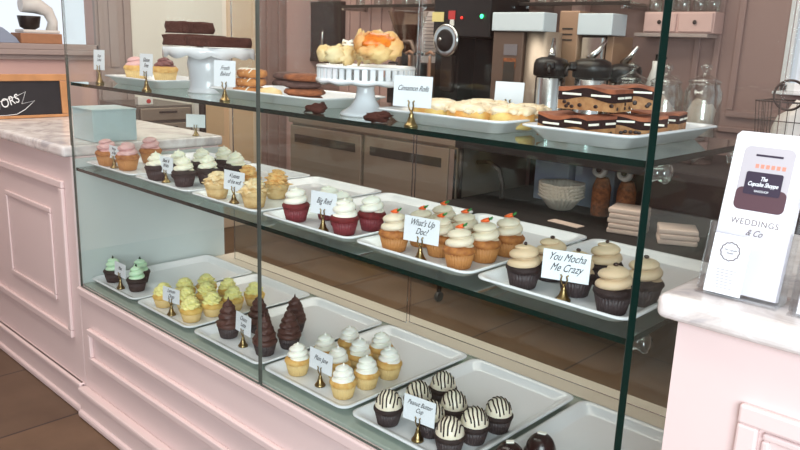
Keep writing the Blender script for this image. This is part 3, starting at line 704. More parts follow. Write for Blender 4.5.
# cinnamon rolls
def roll(cx, cy, lab, seed, s=.90):
    o = thing('cinnamon_roll', lab, 'pastry', (cx, cy, cz), seed, 'cinnamon rolls on the top shelf'); o.scale = (s, s, s)
    b = MB(); n = 32; rings = []
    for (q, zz) in ((.8, 0), (.97, .006), (1, .02), (.96, .034), (.8, .041), (.02, .042)):
        rings.append([(.058 * q * (1 + .18 * noise.noise(Vector((math.cos(a), math.sin(a), seed)) * 2)) * math.cos(a), .050 * q * math.sin(a), zz) for a in (2 * PI * i / n for i in range(n))])
    b.quad_mesh(rings, True, True, True); b.build('dough', 'roll_dough', o)
    b = MB(); rings = []; rnd = random.Random(int(seed * 10))
    for k in range(9):
        a = 2 * PI * k / 9 + rnd.uniform(-.2, .2); b.blob((.050 * math.cos(a), .044 * math.sin(a), .039 + rnd.uniform(-.004, .002)), (.013, .012, rnd.uniform(.006, .012)), 6, 10, .4, k + seed)
    for (q, zz) in ((.90, .034), (.97, .040), (.88, .046), (.6, .049), (.02, .047)):
        rings.append([(.058 * q * (1 + .08 * noise.noise(Vector((math.cos(a) * 2, math.sin(a) * 2, seed + 3)))) * math.cos(a), .052 * q * (1 + .08 * math.sin(4 * a + seed)) * math.sin(a), zz - (.010 * max(0, math.sin(5 * a + seed)) if q > .89 and q < .95 else 0)) for a in (2 * PI * i / n for i in range(n))])
    b.quad_mesh(rings, True, True, True)
    b.tube([((.012 + .0045 * t) * .8 * math.cos(t), (.012 + .0045 * t) * .7 * math.sin(t), .0485) for t in [i * .35 for i in range(24)]], .0035, 6)
    b.build('icing', 'icing', o)
roll(-1.062, .135, 'iced cinnamon roll, front left behind its card', .3); roll(-.960, .120, 'iced cinnamon roll, front middle of the tray', 1.9)
roll(-.882, .165, 'iced cinnamon roll, right end of the tray', 3.1); roll(-1.010, .235, 'iced cinnamon roll, back middle of the tray', 4.4); roll(-.905, .255, 'iced cinnamon roll, back right, mostly hidden', 5.2, .85)

# layered cookie bars
def bar(cx, cy, z, L, D, rz, lab, seed, tilt=(0, 0)):
    o = thing('layered_bar', lab, 'dessert bar', (cx, cy, z), rz, 'layered bars on the top shelf'); o.rotation_euler = (tilt[0], tilt[1], rz)
    N = 20
    def layer(z0, z1, name, m, wav0, wav1, ins=0.0):
        b = MB(); rings = []
        for i in range(N + 1):
            x = -L / 2 + L * i / N; a0 = z0 + wav0 * .004 * math.sin(i / N * 7 + seed); a1 = z1 + wav1 * .004 * math.sin(i / N * 7 + seed); d = D / 2 - ins + .0015 * noise.noise(Vector((x * 60, seed, z0 * 50)))
            rings.append([(x, -d, a0), (x, d, a0), (x, d, a1), (x, -d, a1)])
        b.quad_mesh(rings, True, True, True, smooth=False); b.build(name, m, o)
    layer(0, .020, 'cookie_base', 'cookie_dough', 0, 1); layer(.020, .036, 'chocolate_layer', 'bar_dark', 1, 1, -.001); layer(.036, .042, 'top_crust', 'brownie_top', 1, .6, -.002)
    b = MB(); rnd = random.Random(int(seed * 10))
    for face in (0, 1):
        ln = L if face == 0 else D; k = 2 if face == 0 else 2
        for j in range(k):
            w_ = ln * .34; c0 = -ln / 2 + ln * (j + .5) / k + rnd.uniform(-.004, .004)
            t0 = (c0 + L / 2) / L * 7 + seed; dz = .004 * math.sin(t0 if face == 0 else 7 + seed)
            if face == 0:
                for yy in (-1, 1): b.box(c0 - w_ / 2, c0 + w_ / 2, yy * (D / 2 + .001) - .001, yy * (D / 2 + .001) + .001, .0265 + dz, .0305 + dz, .0008)
            else: b.box(L / 2 - .0005, L / 2 + .0022, c0 - w_ / 2, c0 + w_ / 2, .0265 + dz, .0305 + dz, .0008)
    b.build('cream_filling', 'white_frosting', o)
    b = MB()
    for j in range(7):
        x = rnd.uniform(-L * .45, L * .45); b.blob((x, -D / 2, rnd.uniform(.005, .014)), (.0045, .0012, .0035), 6, 8)
    for j in range(4): b.blob((L / 2, rnd.uniform(-D * .4, D * .4), rnd.uniform(.005, .014)), (.0012, .0045, .0035), 6, 8)
    b.build('chocolate_chips', 'bean', o)
bar(-.722, .140, cz, .112, .085, -.12, 'layered cookie bar, bottom front nearest the front glass', 2.2)
bar(-.665, .262, cz, .105, .080, .55, 'layered cookie bar, bottom middle behind the front one', .6)
bar(-.672, .372, cz, .095, .070, .2, 'layered cookie bar, bottom right, seen past the case corner', 1.4)
bar(-.708, .175, cz + .051, .112, .075, .08, 'layered cookie bar, upper front one on the pile', 4.4)
bar(-.692, .268, cz + .053, .100, .070, .5, 'layered cookie bar, upper back one on the pile', 3.3)
def nugget(x, y, lab, s):
    b = MB(); b.blob((0, 0, .010), (.030, .014, .010), 8, 14, .5, s); b.blob((.016, .004, .016), (.012, .01, .008), 6, 10, .5, s + 2)
    tag(b.build('chocolate_cluster', 'brownie_dark', loc=(x, y, ZT + .001), rotz=.3), lab, 'candy', 'dark clusters on the top shelf')
nugget(-1.355, .045, 'dark rough chocolate cluster left of the slotted stand foot', 2); nugget(-1.135, .030, 'dark rough chocolate cluster between the slotted stand and the card', 5)

# ---------------------------------------------------------------- left counter things
bx_ = thing('cake_box', 'pale blue cardboard cake box on the marble counter behind the glass', 'box', (-2.735, .182, 1.02), 0)
b = MB(); b.box(-.083, .083, -.083, .083, .001, .112, .002); b.build('box_body', 'box_blue', bx_)
b = MB(); b.box(-.085, .085, -.085, .085, .112, .119, .002); b.build('lid', 'box_blue', bx_)
cb = thing('chalkboard', 'wood-framed chalkboard leaning on the left marble counter', 'sign', (-3.57, -.05, 1.02)); cb.rotation_euler = (0, -.06, 0)
MB().box(-.012, -.002, -.42, .42, .012, .185).build('slate', 'slate', cb)
b = MB()
for (a, c, e, g) in ((-.455, .455, 0, .014), (-.455, .455, .165, .197), (-.455, -.42, .014, .165), (.42, .455, .014, .165)): b.box(-.016, .006, a, c, e + .001, g, .003)
b.build('frame', 'wood', cb)
def chalk_line(pts, nm='chalk_line'):
    MB().tube([(.0, y + .05, z - 1.02) for y, z in pts], .0016, 6).build(nm, 'chalk', cb)
chalk_line([(-.16, 1.00 + .045), (.0, 1.07), (.099, 1.096), (.17, 1.118), (.215, 1.139), (.194, 1.086), (.251, 1.098), (.206, 1.06), (.169, 1.040), (.127, 1.037)], 'banner_outline')
chalk_line([(.127, 1.037), (.06, 1.035)], 'banner_edge')
text_mesh('lettering', 'FLAVORS', .056, 'chalk', cb, (.0012, .148, .060), (PI / 2, math.radians(0), PI / 2), shear=.15, sx=.78, spacing=1.0)
for ch in cb.children:
    if ch.name.startswith('lettering'): ch.rotation_euler = (Matrix.Rotation(PI / 2, 3, 'Z') @ Matrix.Rotation(PI / 2, 3, 'X') @ Matrix.Rotation(math.radians(20), 3, 'Z')).to_euler()

# things on the pass-through ledge
b = MB(); b.box(-4.96, -4.80, .66, .905, 1.335, 1.395, .004); tag(b.build('wooden_box', 'cardboard'), 'low brown wooden box on the pass-through ledge under the white mixer', 'box')
mx = thing('stand_mixer', 'white kitchen stand mixer standing on the brown box', 'mixer', (-4.88, .79, 1.396))
b = MB(); b.box(-.07, .07, -.11, .11, 0, .02, .008); b.build('foot', 'white_plastic', mx)
b = MB(); b.tube([(0, .085, .015), (0, .095, .07), (0, .07, .13), (0, .0, .165), (0, -.09, .165)], .04, 14, radii=[.035, .03, .035, .05, .045]); b.build('arm', 'white_plastic', mx)
MB().lathe([(.03, .02), (.055, .035), (.065, .09), (.066, .1), (.06, .1), (.05, .04)], cy=-.045, n=28).build('bowl', 'dark_metal', mx)
b = MB(); b.prism([(.50, 0), (.66, 0), (.64, .03), (.57, .085), (.52, .1)], -4.92, -4.82, axis='x'); tag(b.build('cloth_bundle', 'pale_blue_box', loc=(0, 0, 1.336)), 'grey-blue cloth bundle on the pass-through ledge at the far left', 'cloth')

# steel drawer unit near the left wall
du = thing('drawer_unit', 'grey metal drawer unit standing by the left wall', 'cabinet', (-4.52, 1.30, 0))
MB().box(-.24, .24, -.20, .18, .05, .99, .004).build('body', 'grey_unit', du)
for z0, z1 in ((.90, .975), (.72, .88)):
    d = MB().box(.24, .258, -.18, .16, z0, z1, .004).build('drawer', 'steel', du)
    MB().box(.258, .268, -.06, .06, z1 - .03, z1 - .018, .003).build('handle', 'dark_metal', d)
MB().box(-.22, .22, -.18, .16, 0, .05).build('plinth', 'dark_recess', du)
pk = thing('paper_packet', 'small white packet with a red mark on the drawer unit', 'packet', (-4.35, 1.19, .991))
MB().box(-.02, .02, -.05, .05, 0, .05, .003).build('packet_body', 'white_plastic', pk); MB().blob((.021, .02, .022), (.002, .016, .014), 6, 10).build('red_mark', 'red_tag', pk)
b = MB(); b.tube([(-4.25, 1.535, 0.0), (-4.25, 1.535, 1.0), (-4.25, 1.54, 1.25)], .022, 10); b2_ = MB(); b2_.prism([(1.77, .001), (1.84, .001), (1.84, 1.12), (1.815, 1.08), (1.785, 1.0), (1.77, .92)], -4.765, -4.735, axis='x'); tag(b2_.build('leaning_board', 'white_plastic'), 'white board with curved top edge standing against the left wall', 'board')
tag(b.build('standing_pole', 'dark_metal'), 'dark grey metal pole standing by the drawer unit', 'pole')

# ---------------------------------------------------------------- undercounter refrigerator
fr = thing('refrigerator', 'stainless steel undercounter refrigerator with recessed door handles', 'refrigerator', (-3.4, 2.52, 0))
MB().box(-.745, .745, -.34, .36, .10, .86, .004).build('body', 'steel', fr)
MB().box(-.75, .75, -.372, .40, .862, .9, .004).build('worktop', 'steel', fr)
for (a, c) in ((-.735, -.022), (.012, .70)):
    d = MB().box(a, c, -.366, -.342, .13, .845, .005).build('door', 'steel', fr)
    MB().box(a + .05, c - .05, -.369, -.366, .73, .785, .001).build('recessed_handle', 'dark_recess', d)
MB().box(.705, .74, -.362, -.34, .13, .845).build('edge_post', 'bright_steel', fr)
for (x, y) in ((-.45, -.29), (.62, -.29), (-.45, .3), (.62, .3)):
    b = MB(); b.box(x - .02, x + .02, y - .015, y + .015, .05, .10); b.bm.verts.ensure_lookup_table()
    t = MB(); t.lathe([(.034, -.012), (.036, 0), (.034, .012)], n=20); t.bm.transform(Matrix.Translation((x, y, .036)) @ Matrix.Rotation(PI / 2, 4, 'Y')); b.join(t.bm)
    b.build('caster', 'dark_recess', fr)

# dark open counter to the right of it
oc = thing('work_counter', 'dark open work counter carrying the coffee equipment', 'counter', (-1.6, 2.5, 0))
MB().box(-1.045, 1.6, -.36, .43, .86, .9, .004).build('worktop', 'dark_shelf', oc)
MB().box(-1.03, 1.6, -.56, .43, .545, .57, .004).build('lower_shelf', 'dark_shelf', oc)
MB().box(-1.03, 1.6, .38, .43, 0, .86).build('back_panel', 'dark_shelf', oc)
for x in (-1.02, 1.56): MB().tube([(x, -.33, .571), (x, -.33, .858)], .014, 10).build('upper_post', 'dark_metal', oc)
for (x, y) in ((-.99, -.50), (-.99, .36), (1.55, .36), (1.55, -.5)):
    b = MB(); b.tube([(x, y, .06), (x, y, .545)], .014, 10); b.build('leg', 'dark_metal', oc)
    b = MB(); b.lathe([(.028, -.011), (.030, 0), (.028, .011)], n=18); b.bm.transform(Matrix.Translation((x, y, .031)) @ Matrix.Rotation(PI / 2, 4, 'Y')); b.build('caster', 'dark_recess', oc)
MB().box(.44, 1.6, -.34, .37, .571, .858).build('drawer_box', 'dark_door', oc)
tb = thing('hose', 'dark bent metal hose under the worktop right of the refrigerator', 'hose', (-2.52, 2.3, .57))
MB().tube([(-.08, 0, .2), (.0, 0, .21), (.07, 0, .18), (.10, 0, .1), (.10, 0, .016)], .014, 10).build('hose_body', 'dark_metal', tb)
# coffee filters
for i in range(5):
    b = MB(); zb = i * .017
    rings = []
    n = 120
    for (r, z) in ((.050, 0), (.062, .004), (.098, .055), (.120, .075), (.118, .077), (.096, .057), (.060, .006), (.049, .002)):
        k = min(1, z / .05); rings.append([(r * (1 + .06 * k * math.cos(30 * a + i)) * math.cos(a), r * (1 + .06 * k * math.cos(30 * a + i)) * math.sin(a), z + .002 * k * math.sin(5 * a + i)) for a in (2 * PI * j / n for j in range(n))])
    b.quad_mesh(rings, True, True, True)
    tag(b.build('coffee_filter', 'filter_paper', loc=(-2.10, 2.40, .5712 + zb)), 'fluted paper coffee filter nested in the stack on the dark lower shelf', 'coffee filter', 'nested coffee filters')
def napkins(cx, cy, nmax, rz, lab, grp, z=.5712):
    for i in range(nmax):
        o = MB().box(-.085, .085, -.075, .075, 0, .024, .007, seg=3).build('napkin_pack', 'napkin_paper', loc=(cx + .004 * (i % 2), cy, z + i * .0245), rotz=rz + .03 * (i % 2))
        tag(o, lab, 'napkins', grp)
napkins(-1.60, 2.20, 5, .25, 'folded beige napkin pack in the taller stack on the dark shelf', 'taller napkin stack')
napkins(-1.36, 2.20, 3, .5, 'folded beige napkin pack in the lower right stack on the dark shelf', 'lower napkin stack')
tag(MB().box(-.09, .09, -.03, .03, 0, .006, .002).build('paper_strip', 'napkin_paper', loc=(-1.88, 2.10, .5712), rotz=-.1), 'flat beige paper strip lying between filters and napkins', 'paper')
tag(MB().box(-.11, .11, -.08, .08, 0, .27, .004).build('storage_box', 'pale_blue_box', loc=(-2.26, 2.62, .5712)), 'tall pale blue-grey box behind the coffee filters, left one', 'box', 'boxes behind the coffee filters')
tag(MB().box(-.12, .12, -.08, .08, 0, .26, .004).build('storage_box', 'pale_blue_box', loc=(-2.0, 2.64, .5712)), 'tall pale blue-grey box behind the coffee filters, right one', 'box', 'boxes behind the coffee filters')
for i, (x, lab) in enumerate(((-1.90, 'left one'), (-1.76, 'right one'))):
    j = thing('syrup_bottle', 'squat orange bottle with round white cap under the worktop, ' + lab, 'bottle', (x + .02, 2.43, .5712), 0, 'capped bottles under the worktop')
    MB().lathe([(.045, 0), (.048, .01), (.048, .15), (.035, .19), (.03, .2)], n=24).build('bottle_body', 'brown_cookie', j)
    t = MB(); t.lathe([(.030, 0), (.036, .006), (.036, .04), (.022, .042), (.020, .034), (.002, .034)], n=24); t.bm.transform(Matrix.Translation((0, -.015, .232)) @ Matrix.Rotation(1.2, 4, 'X')); t.build('cap', 'white_plastic', j)
    MB().blob((0, -.052, .247), (.016, .006, .016), 8, 14).build('nozzle', 'black_plastic', j)

# ---------------------------------------------------------------- coffee equipment on the worktops (top at .90)
ZC = .9005
cab = thing('wall_cabinet', 'dark brown cupboard door with slim silver handle on the back wall', 'cabinet', (-4.71, 2.9, 1.255))
MB().box(-.272, .272, -.02, .04, 0, .46, .004).build('door', 'dark_door', cab)
b = MB(); b.box(-.272, -.245, -.027, -.02, 0, .46, .002); b.box(.245, .272, -.027, -.02, 0, .46, .002); b.box(-.245, .245, -.027, -.02, .43, .46, .002); b.box(-.245, .245, -.027, -.02, 0, .03, .002); b.build('door_frame', 'dark_recess', cab)
MB().tube([(.09, -.03, .12), (.09, -.05, .14), (.09, -.05, .22), (.09, -.03, .24)], .012, 8).build('handle', 'bright_steel', cab)
# bean grinder
g = thing('coffee_grinder', 'coffee grinder with clear conical hopper of dark beans', 'coffee grinder', (-3.33, 2.45, ZC))
MB().lathe([(.035, .43), (.04, .45), (.125, .70), (.13, .71), (.127, .71), (.037, .452)], n=36, caps=False).build('hopper', 'hopper_glass', g)
MB().lathe([(.030, .44), (.036, .455), (.095, .625), (.05, .632), (.002, .63)], n=32).build('beans', 'coffee_beans', g)
b = MB(); b.box(-.075, .075, -.10, .12, .02, .40, .012); b.box(-.09, .09, -.14, .13, 0, .03, .006); b.lathe([(.045, .40), (.05, .415), (.04, .44)], n=24); b.build('grinder_body', 'black_plastic', g)
MB().box(-.06, .06, -.16, -.10, .36, .39, .006).build('doser', 'bright_steel', g)
g = thing('knock_frame', 'brown arched metal frame right of the bean grinder', 'frame', (-3.16, 2.27, ZC))
b = MB(); b.tube([(-.055, 0, 0), (-.055, 0, .48), (-.03, 0, .525), (.03, 0, .525), (.055, 0, .48), (.055, 0, 0)], .014, 10); b.build('arch', 'brown_metal', g)
MB().box(-.03, .03, -.012, .012, .40, .46, .003).build('emblem', 'black_plastic', g)
MB().box(-.06, .06, -.02, .03, .0, .36, .006).build('arch_base', 'black_plastic', g)
pb = thing('menu_sheet', 'white printed sheet standing upright behind the tampers', 'paper', (-3.26, 2.62, 1.30))
MB().box(-.10, .10, 0, .003, 0, .32).build('sheet', 'menu_paper', pb)
for i in range(12): MB().box(-.08 + .02 * (i == 0), .08 - .02 * (i % 3), -.0012, 0, .285 - i * .022, .289 - i * .022).build('text_line', 'grey_ink', pb)
MB().box(-.02, .02, .004, .03, -.4, .05).build('backing_post', 'brown_metal', pb)
tag(MB().box(-.045, .045, -.002, .002, 0, .055).build('sticky_note', 'yellow_note', loc=(-3.035, 2.395, 1.548)), 'yellow paper note on the black brewer top left', 'note')
for i, (x, m, lab) in enumerate(((-3.09, 'kitchen_tool_tan', 'tan-handled tamper tool standing left of the black brewer'), (-3.02, 'black_plastic', 'black T-handled tamper standing left of the black brewer'), (-2.93, 'kitchen_tool_tan', 'tan-handled tamper tool nearest the silver dial'))):
    q = thing('tamper', lab, 'coffee tool', (x, 2.22, ZC), 0, 'tamper tools'); MB().lathe([(.028, 0), (.028, .03), (.008, .05), (.009, .42), (.010, .45)], n=16).build('shaft', m, q)
    MB().tube([(-.032, 0, .455), (0, 0, .470), (.032, 0, .455)], .010, 8).build('handle', m, q)
# black brewer
bb = thing('espresso_machine', 'black coffee brewer with round silver dial and indicator lights', 'coffee machine', (-2.84, 2.58, ZC))
b = MB(); b.box(-.235, .19, -.18, .2, .56, .80, .008); b.box(-.235, .20, .0, .2, 0, .56, .004); b.box(-.235, .20, -.18, .2, 0, .05, .004); b.box(-.235, -.05, -.15, 0, .05, .56, .004); b.build('body', 'black_plastic', bb)
b = MB(); b.lathe([(.095, 0), (.098, .012), (.09, .02), (.08, .02)], n=36); b.bm.transform(Matrix.Translation((-.12, -.182, .54)) @ Matrix.Rotation(PI / 2, 4, 'X')); b.build('dial_rim', 'bright_steel', bb)
b = MB(); b.lathe([(.082, 0), (.08, .016), (.05, .024), (.02, .026), (.002, .026)], n=36); b.bm.transform(Matrix.Translation((-.12, -.182, .54)) @ Matrix.Rotation(PI / 2, 4, 'X')); b.build('dial_face', 'black_plastic', bb)
MB().blob((-.15, -.212, .545), (.014, .006, .012), 6, 10).build('dial_knob', 'bright_steel', bb)
MB().box(-.155, -.07, -.19, -.15, .24, .455, .008).build('dispenser_column', 'dark_metal', bb)
MB().blob((-.01, -.19, .670), (.009, .006, .009), 6, 10).build('red_light', 'red_led', bb); MB().blob((.135, -.19, .678), (.012, .006, .012), 6, 10).build('green_light', 'green_led', bb)
MB().box(-.115, -.065, -.186, -.18, .66, .71, .001).build('red_label', 'red_tag', bb); MB().box(-.10, -.07, -.188, -.181, .625, .66, .001).build('white_label', 'white_plastic', bb)
# brewer 1
b1 = thing('coffee_brewer', 'tall brown and steel coffee brewer with pale top panel, left one', 'coffee brewer', (-2.405, 2.52, ZC), 0, 'tall coffee brewers')
b = MB(); b.box(-.225, .115, -.13, .0, .60, .70, .005); b.build('top_panel', 'light_panel', b1)
MB().box(-.225, -.02, -.11, .09, .0, .598, .006).build('front_column', 'brown_metal', b1)
MB().lathe([(.10, 0), (.105, .01), (.095, .60)], cx=.055, cy=-.02, n=32).build('steel_tank', 'steel', b1)
for (a, c, e, g_, m) in ((-.145, -.055, .47, .53, 'grey_ink'), (-.145, -.06, .40, .455, 'brown_cookie'), (-.14, -.065, .33, .435, 'dark_recess'), (-.14, -.065, .25, .30, 'tan_metal'), (-.133, -.072, .26, .29, 'dark_recess')):
    MB().box(a, c, -.113 - (.002 if m == 'dark_recess' else 0), -.11, e, g_, .001).build('label_plate', m, b1)
# brewer 2
b2 = thing('coffee_brewer', 'tan and steel coffee brewer with pale top panel, right one', 'coffee brewer', (-2.15, 2.76, ZC), 0, 'tall coffee brewers')
MB().box(-.19, -.065, -.14, .14, 0, .72, .006).build('side_panel', 'tan_metal', b2)
for i in range(3): MB().box(-.165 + .03 * 0, -.10, -.143, -.14, .62 - i * .03, .628 - i * .03).build('vent_slot', 'dark_recess', b2)
MB().box(-.062, .145, -.16, .0, .592, .705, .005).build('top_panel', 'light_panel', b2)
MB().box(-.062, .075, -.11, .14, .0, .59, .01).build('steel_column', 'bright_steel', b2)
MB().box(.077, .12, -.08, .14, 0, .59, .004).build('rear_column', 'tan_metal', b2)
struct(MB().box(-2.43, -2.34, 2.88, 2.95, .9, 2.6, .008).build('trim_8', 'pink_wall'))
def airpot(x, y, lab, rz, s=1.0, r=.068, lm=1.0):
    o = thing('airpot', lab, 'airpot', (x, y, ZC), rz, 'airpots by the brewers'); o.scale = (s, s, s)
    MB().lathe([(r, 0), (r + .003, .01), (r, .02), (r, .32), (r - .004, .33)], n=36).build('steel_body', 'bright_steel', o)
    b = MB(); b.lathe([(r + .004, .33), (r + .012, .336), (r + .012, .385), (r + .004, .405), (r - .02, .415), (.002, .42)], n=36); b.box(-.022, .022, -r - .035, 0, .36, .40, .01); b.build('lid', 'black_plastic', o)
    MB().tube([(0, -.02, .415), (0, .02, .45), (0, .055, .50)], .014, 8, radii=[.018, .014, .008]).build('pump_lever', 'bright_steel', o)
    MB().tube([(0, -r - .03, .38), (0, -r - .045, .36), (0, -r - .047, .34)], .009, 8).build('spout', 'black_plastic', o)
airpot(-2.19, 2.34, 'steel airpot with black lid, leftmost of the three', .5, 1.13)
airpot(-1.995, 2.42, 'steel airpot with black lid, middle one with raised lever', -.7, 1.13, .075)
airpot(-1.915, 2.62, 'steel airpot with black lid and spout, rightmost, beside the jars', -1.6, 1.08)
pbt = thing('pump_bottle', 'small white pump bottle with black spout behind the jars', 'bottle', (-1.81, 2.75, ZC))
MB().lathe([(.04, 0), (.042, .01), (.042, .36), (.02, .43), (.02, .47)], n=24).build('bottle_body', 'white_plastic', pbt)
MB().tube([(0, 0, .47), (0, 0, .50), (.03, -.01, .50), (.06, -.02, .485)], .008, 8).build('spout', 'black_plastic', pbt)
def jar(x, y, h, r, lab, fill=None):
    o = thing('glass_jar', lab, 'jar', (x, y, ZC), 0, 'lidded glass jars')
    MB().lathe([(.005, .004), (r * .9, .002), (r, .015), (r, h - .04), (r * .82, h - .01), (r * .84, h), (r * .78, h), (r * .76, h - .012), (r - .006, h - .045), (r - .006, .02), (r * .8, .012), (.005, .010)], n=36).build('jar_body', 'jar_glass', o)
    MB().lathe([(r * .88, h + .001), (r * .9, h + .008), (r * .6, h + .025), (.02, h + .04), (.012, h + .052), (.026, h + .068), (.026, h + .082), (.002, h + .095)], n=32).build('lid', 'jar_glass', o)
    if fill: MB().blob((0, 0, h * .42), (r * .8, r * .8, h * .36), 10, 20, .25, x).build('contents', fill, o)
jar(-1.79, 2.46, .37, .085, 'clear lidded glass jar right of the airpots, left of the case corner', 'cookie_dough')
jar(-1.61, 2.46, .37, .085, 'clear lidded glass jar just right of the case corner', 'pink_bag')
jar(-1.44, 2.50, .38, .085, 'clear lidded glass jar filled with pale paper, rightmost', 'filter_paper')
# wire basket
wbk = thing('wire_basket', 'dark wire basket with round hoop handle on the back counter', 'basket', (-.99, 2.36, ZC))
b = MB(); Lx, Ly, Hz = .13, .10, .33
for z, k in ((.005, .8), (.09, .86), (.17, .91), (.25, .96), (Hz, 1.0)):
    pts = [(px * k, py * k, z) for (px, py) in ((-Lx, -Ly), (Lx, -Ly), (Lx, Ly), (-Lx, Ly))]; b.tube(pts, .004 if z == Hz else .0022, 6, closed=True)
for i in range(9):
    u = -1 + 2 * i / 8
    for sy in (-1, 1): b.tube([(u * Lx * .8, sy * Ly * .8, .005), (u * Lx, sy * Ly, Hz)], .0018, 5)
for i in range(6):
    u = -1 + 2 * i / 5
    for sx in (-1, 1): b.tube([(sx * Lx * .8, u * Ly * .8, .005), (sx * Lx, u * Ly, Hz)], .0018, 5)
    b.tube([(-Lx * .8, u * Ly * .8, .005), (Lx * .8, u * Ly * .8, .005)], .0018, 5)
b.build('basket_wires', 'wire', wbk)
MB().tube([(.06 * math.cos(t), -Ly - .006, .36 + .06 * math.sin(t)) for t in [i * 2 * PI / 28 for i in range(28)]], .005, 8, closed=True).build('hoop_handle', 'wire', wbk)
b = MB(); b.blob((0, 0, .17), (.09, .07, .14), 8, 14, .3, 2); b.build('liner', 'white_plastic', wbk)

# ledge and pink wall shelf right of the brewers
struct(MB().box(-1.98, -1.58, 2.80, 2.95, 1.495, 1.515, .004).build('trim_9', 'mauve_trim'))
wc = thing('wall_cupboard', 'small pink wall cupboard with dark knobs above the wall ledge', 'cupboard', (-1.75, 2.88, 1.516))
MB().box(-.19, .19, -.06, .065, 0, .108, .005).build('body', 'pink_wall', wc)
for sx in (-1, 1):
    d = MB().box(sx * .095 - .088, sx * .095 + .088, -.072, -.06, .006, .102, .005).build('door', 'pink_wall', wc); MB().blob((sx * .095, -.078, .055), (.011, .008, .011), 6, 10).build('knob', 'dark_metal', d)
# hanging shelf with glassware
hs = thing('wall_shelf', 'glass wall shelf above the coffee equipment carrying glassware', 'shelf', (-3.1, 2.8, 1.655))
MB().box(-1.15, 1.15, -.13, .14, 0, .012, .002).build('shelf_board', 'jar_glass', hs); MB().box(-1.15, 1.15, -.137, -.13, -.004, .016, .002).build('front_rail', 'dark_metal', hs)
for x in (-1.1, -.3, .5, 1.1): MB().box(x - .01, x + .01, -.12, .15, -.02, 0, .002).build('bracket', 'bright_steel', hs)
gl0 = thing('drinking_glass', 'x', 'glass'); MB().lathe([(.030, 0), (.033, .004), (.038, .11), (.036, .11), (.031, .010), (.002, .008)], n=24).build('glass_body', 'jar_glass', gl0)
for i in range(16):
    o = gl0 if i == 0 else copy_tree(gl0); o.location = (-4.12 + i * .137, 2.78 + .05 * (i % 2), 1.6672); o['label'] = 'clear drinking glass standing in the row on the glass wall shelf'; o['group'] = 'glasses on the wall shelf'

for i in range(5):
    o = copy_tree(gl0); o.location = (-1.905 + i * .078, 2.865 + .02 * (i % 2), 1.6245); o['label'] = 'clear drinking glass standing on top of the small pink wall cupboard'; o['group'] = 'glasses on the pink cupboard'

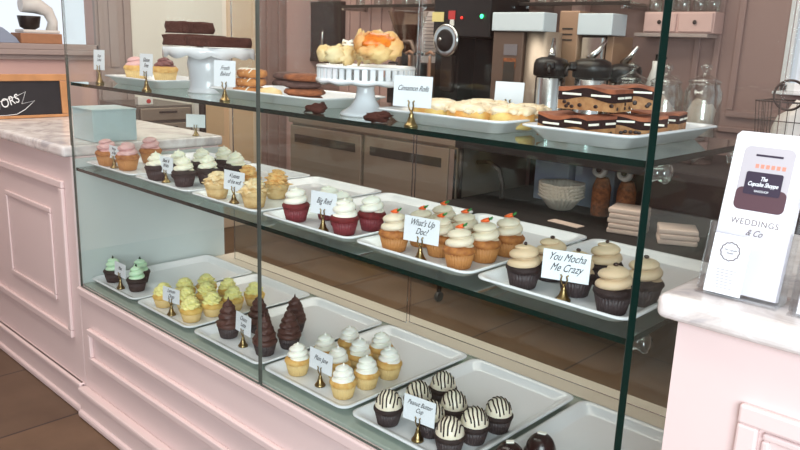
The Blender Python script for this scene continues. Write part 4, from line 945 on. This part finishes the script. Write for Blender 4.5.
# ---------------------------------------------------------------- brochures on the right counter
def holder(x, y, lab_h, lab_b, w_=.118, full=True):
    h = thing('brochure_holder', lab_h, 'brochure holder', (x, y, 1.0505), 0, 'clear brochure holders')
    MB().box(-w_ / 2, w_ / 2, -.033, .045, 0, .003).build('base', 'clear_acrylic', h)
    t = Matrix.Rotation(-.22, 4, 'X')
    MB().box(-w_ / 2, w_ / 2, .006, .0085, .004, .185, rot=t).build('back_plate', 'clear_acrylic', h)
    MB().box(-w_ / 2, w_ / 2, -.0245, -.022, .0, .105, rot=t).build('front_plate', 'clear_acrylic', h)
    for s in (-1, 1): MB().box(s * w_ / 2 - .0015, s * w_ / 2 + .0015, -.0215, .0055, .0, .105, rot=t).build('side_plate', 'clear_acrylic', h)
    b = thing('brochure', lab_b, 'brochure', (x, y - .004, 1.0545)); b.rotation_euler = (-.22, 0, 0)
    W = .104; Hh = .243
    q = MB(); out = [(-W / 2, 0), (W / 2, 0), (W / 2, Hh - .006), (W / 2 - .006, Hh), (-W / 2 + .006, Hh), (-W / 2, Hh - .006)]; q.prism(out, -.009, .006, axis='y'); q.build('paper', 'brochure_paper', b)
    f = MB()
    def rr(x0, x1, z0, z1, r):
        p = []
        for (cx, cz_, a0) in ((x1 - r, z1 - r, 0), (x0 + r, z1 - r, PI / 2), (x0 + r, z0 + r, PI), (x1 - r, z0 + r, 1.5 * PI)):
            for i in range(6): a = a0 + PI / 2 * i / 5; p.append((cx + r * math.cos(a), cz_ + r * math.sin(a)))
        return p
    f.prism(rr(-.036, .036, .126, .222, .009), -.0098, -.009, axis='y'); pf = f.build('photo', 'photo_grey', b)
    f = MB(); f.prism(rr(-.036, .036, .126, .160, .009), -.0102, -.0098, axis='y'); f.build('photo_foreground', 'photo_plum', pf)
    f = MB(); f.prism(rr(-.026, .026, .150, .184, .003), -.0108, -.0102, axis='y'); f.build('shop_sign', 'sign_dark', pf)
    f = MB()
    for i in range(6): f.box(-.016 + i * .0075, -.011 + i * .0075, -.0102, -.0098, .190, .196)
    f.build('pink_figures', 'rosy', pf)
    MB().box(-.018, .020, -.0104, -.0098, .2075, .2105).build('dark_bar', 'sign_dark', pf)
    text_mesh('sign_lettering', 'The\nCupcake Shoppe', .0088, 'card_paper', pf, (0, -.0110, .170), (PI / 2, 0, 0), shear=.35, sx=.72, line=.95, bold=.0002)
    text_mesh('small_lettering', 'BAKESHOP', .0046, 'card_paper', pf, (0, -.0110, .1555), (PI / 2, 0, 0), sx=.9)
    text_mesh('title_lettering', 'WEDDINGS', .0125, 'grey_ink', b, (0, -.0093, .108), (PI / 2, 0, 0), sx=.95, spacing=1.15)
    text_mesh('subtitle_lettering', '& Co', .0135, 'grey_ink', b, (.002, -.0093, .093), (PI / 2, 0, 0), shear=.5, sx=.8)
    lf = thing('leaflet', 'small white card with a round seal in front of the ' + ('brochure' if full else 'cropped brochure'), 'leaflet', (x - .021, y - .0205 - .0035, 1.0540)); lf.rotation_euler = (-.22, 0, 0)
    MB().box(-.027, .027, -.0022, 0, 0, .090).build('leaflet_paper', 'card_paper', lf)
    tt = []
    f = MB(); f.tube([((.0135 + .0006 * math.cos(12 * a)) * math.cos(a), -.0026, .065 + (.0135 + .0006 * math.cos(12 * a)) * math.sin(a)) for a in [2 * PI * i / 72 for i in range(72)]], .0009, 5, closed=True); f.build('seal_ring', 'grey_ink', lf)
    text_mesh('seal_lettering', 'The Cupcake\nShoppe', .0045, 'grey_ink', lf, (0, -.0024, .065), (PI / 2, 0, 0), shear=.3, sx=.8)
    for i in range(7): MB().box(-.015 + .002 * (i % 2), .015 - .003 * (i % 3), -.0024, -.0022, .036 - i * .0045, .0368 - i * .0045).build('text_line', 'grey_ink', lf)
holder(-.362, .050, 'clear acrylic brochure holder on the right marble counter, left one', 'white wedding brochure with a rounded photo and grey title')
holder(-.228, .045, 'clear acrylic brochure holder at the right edge of the photo', 'white brochure mostly cut off at the right edge', full=False)
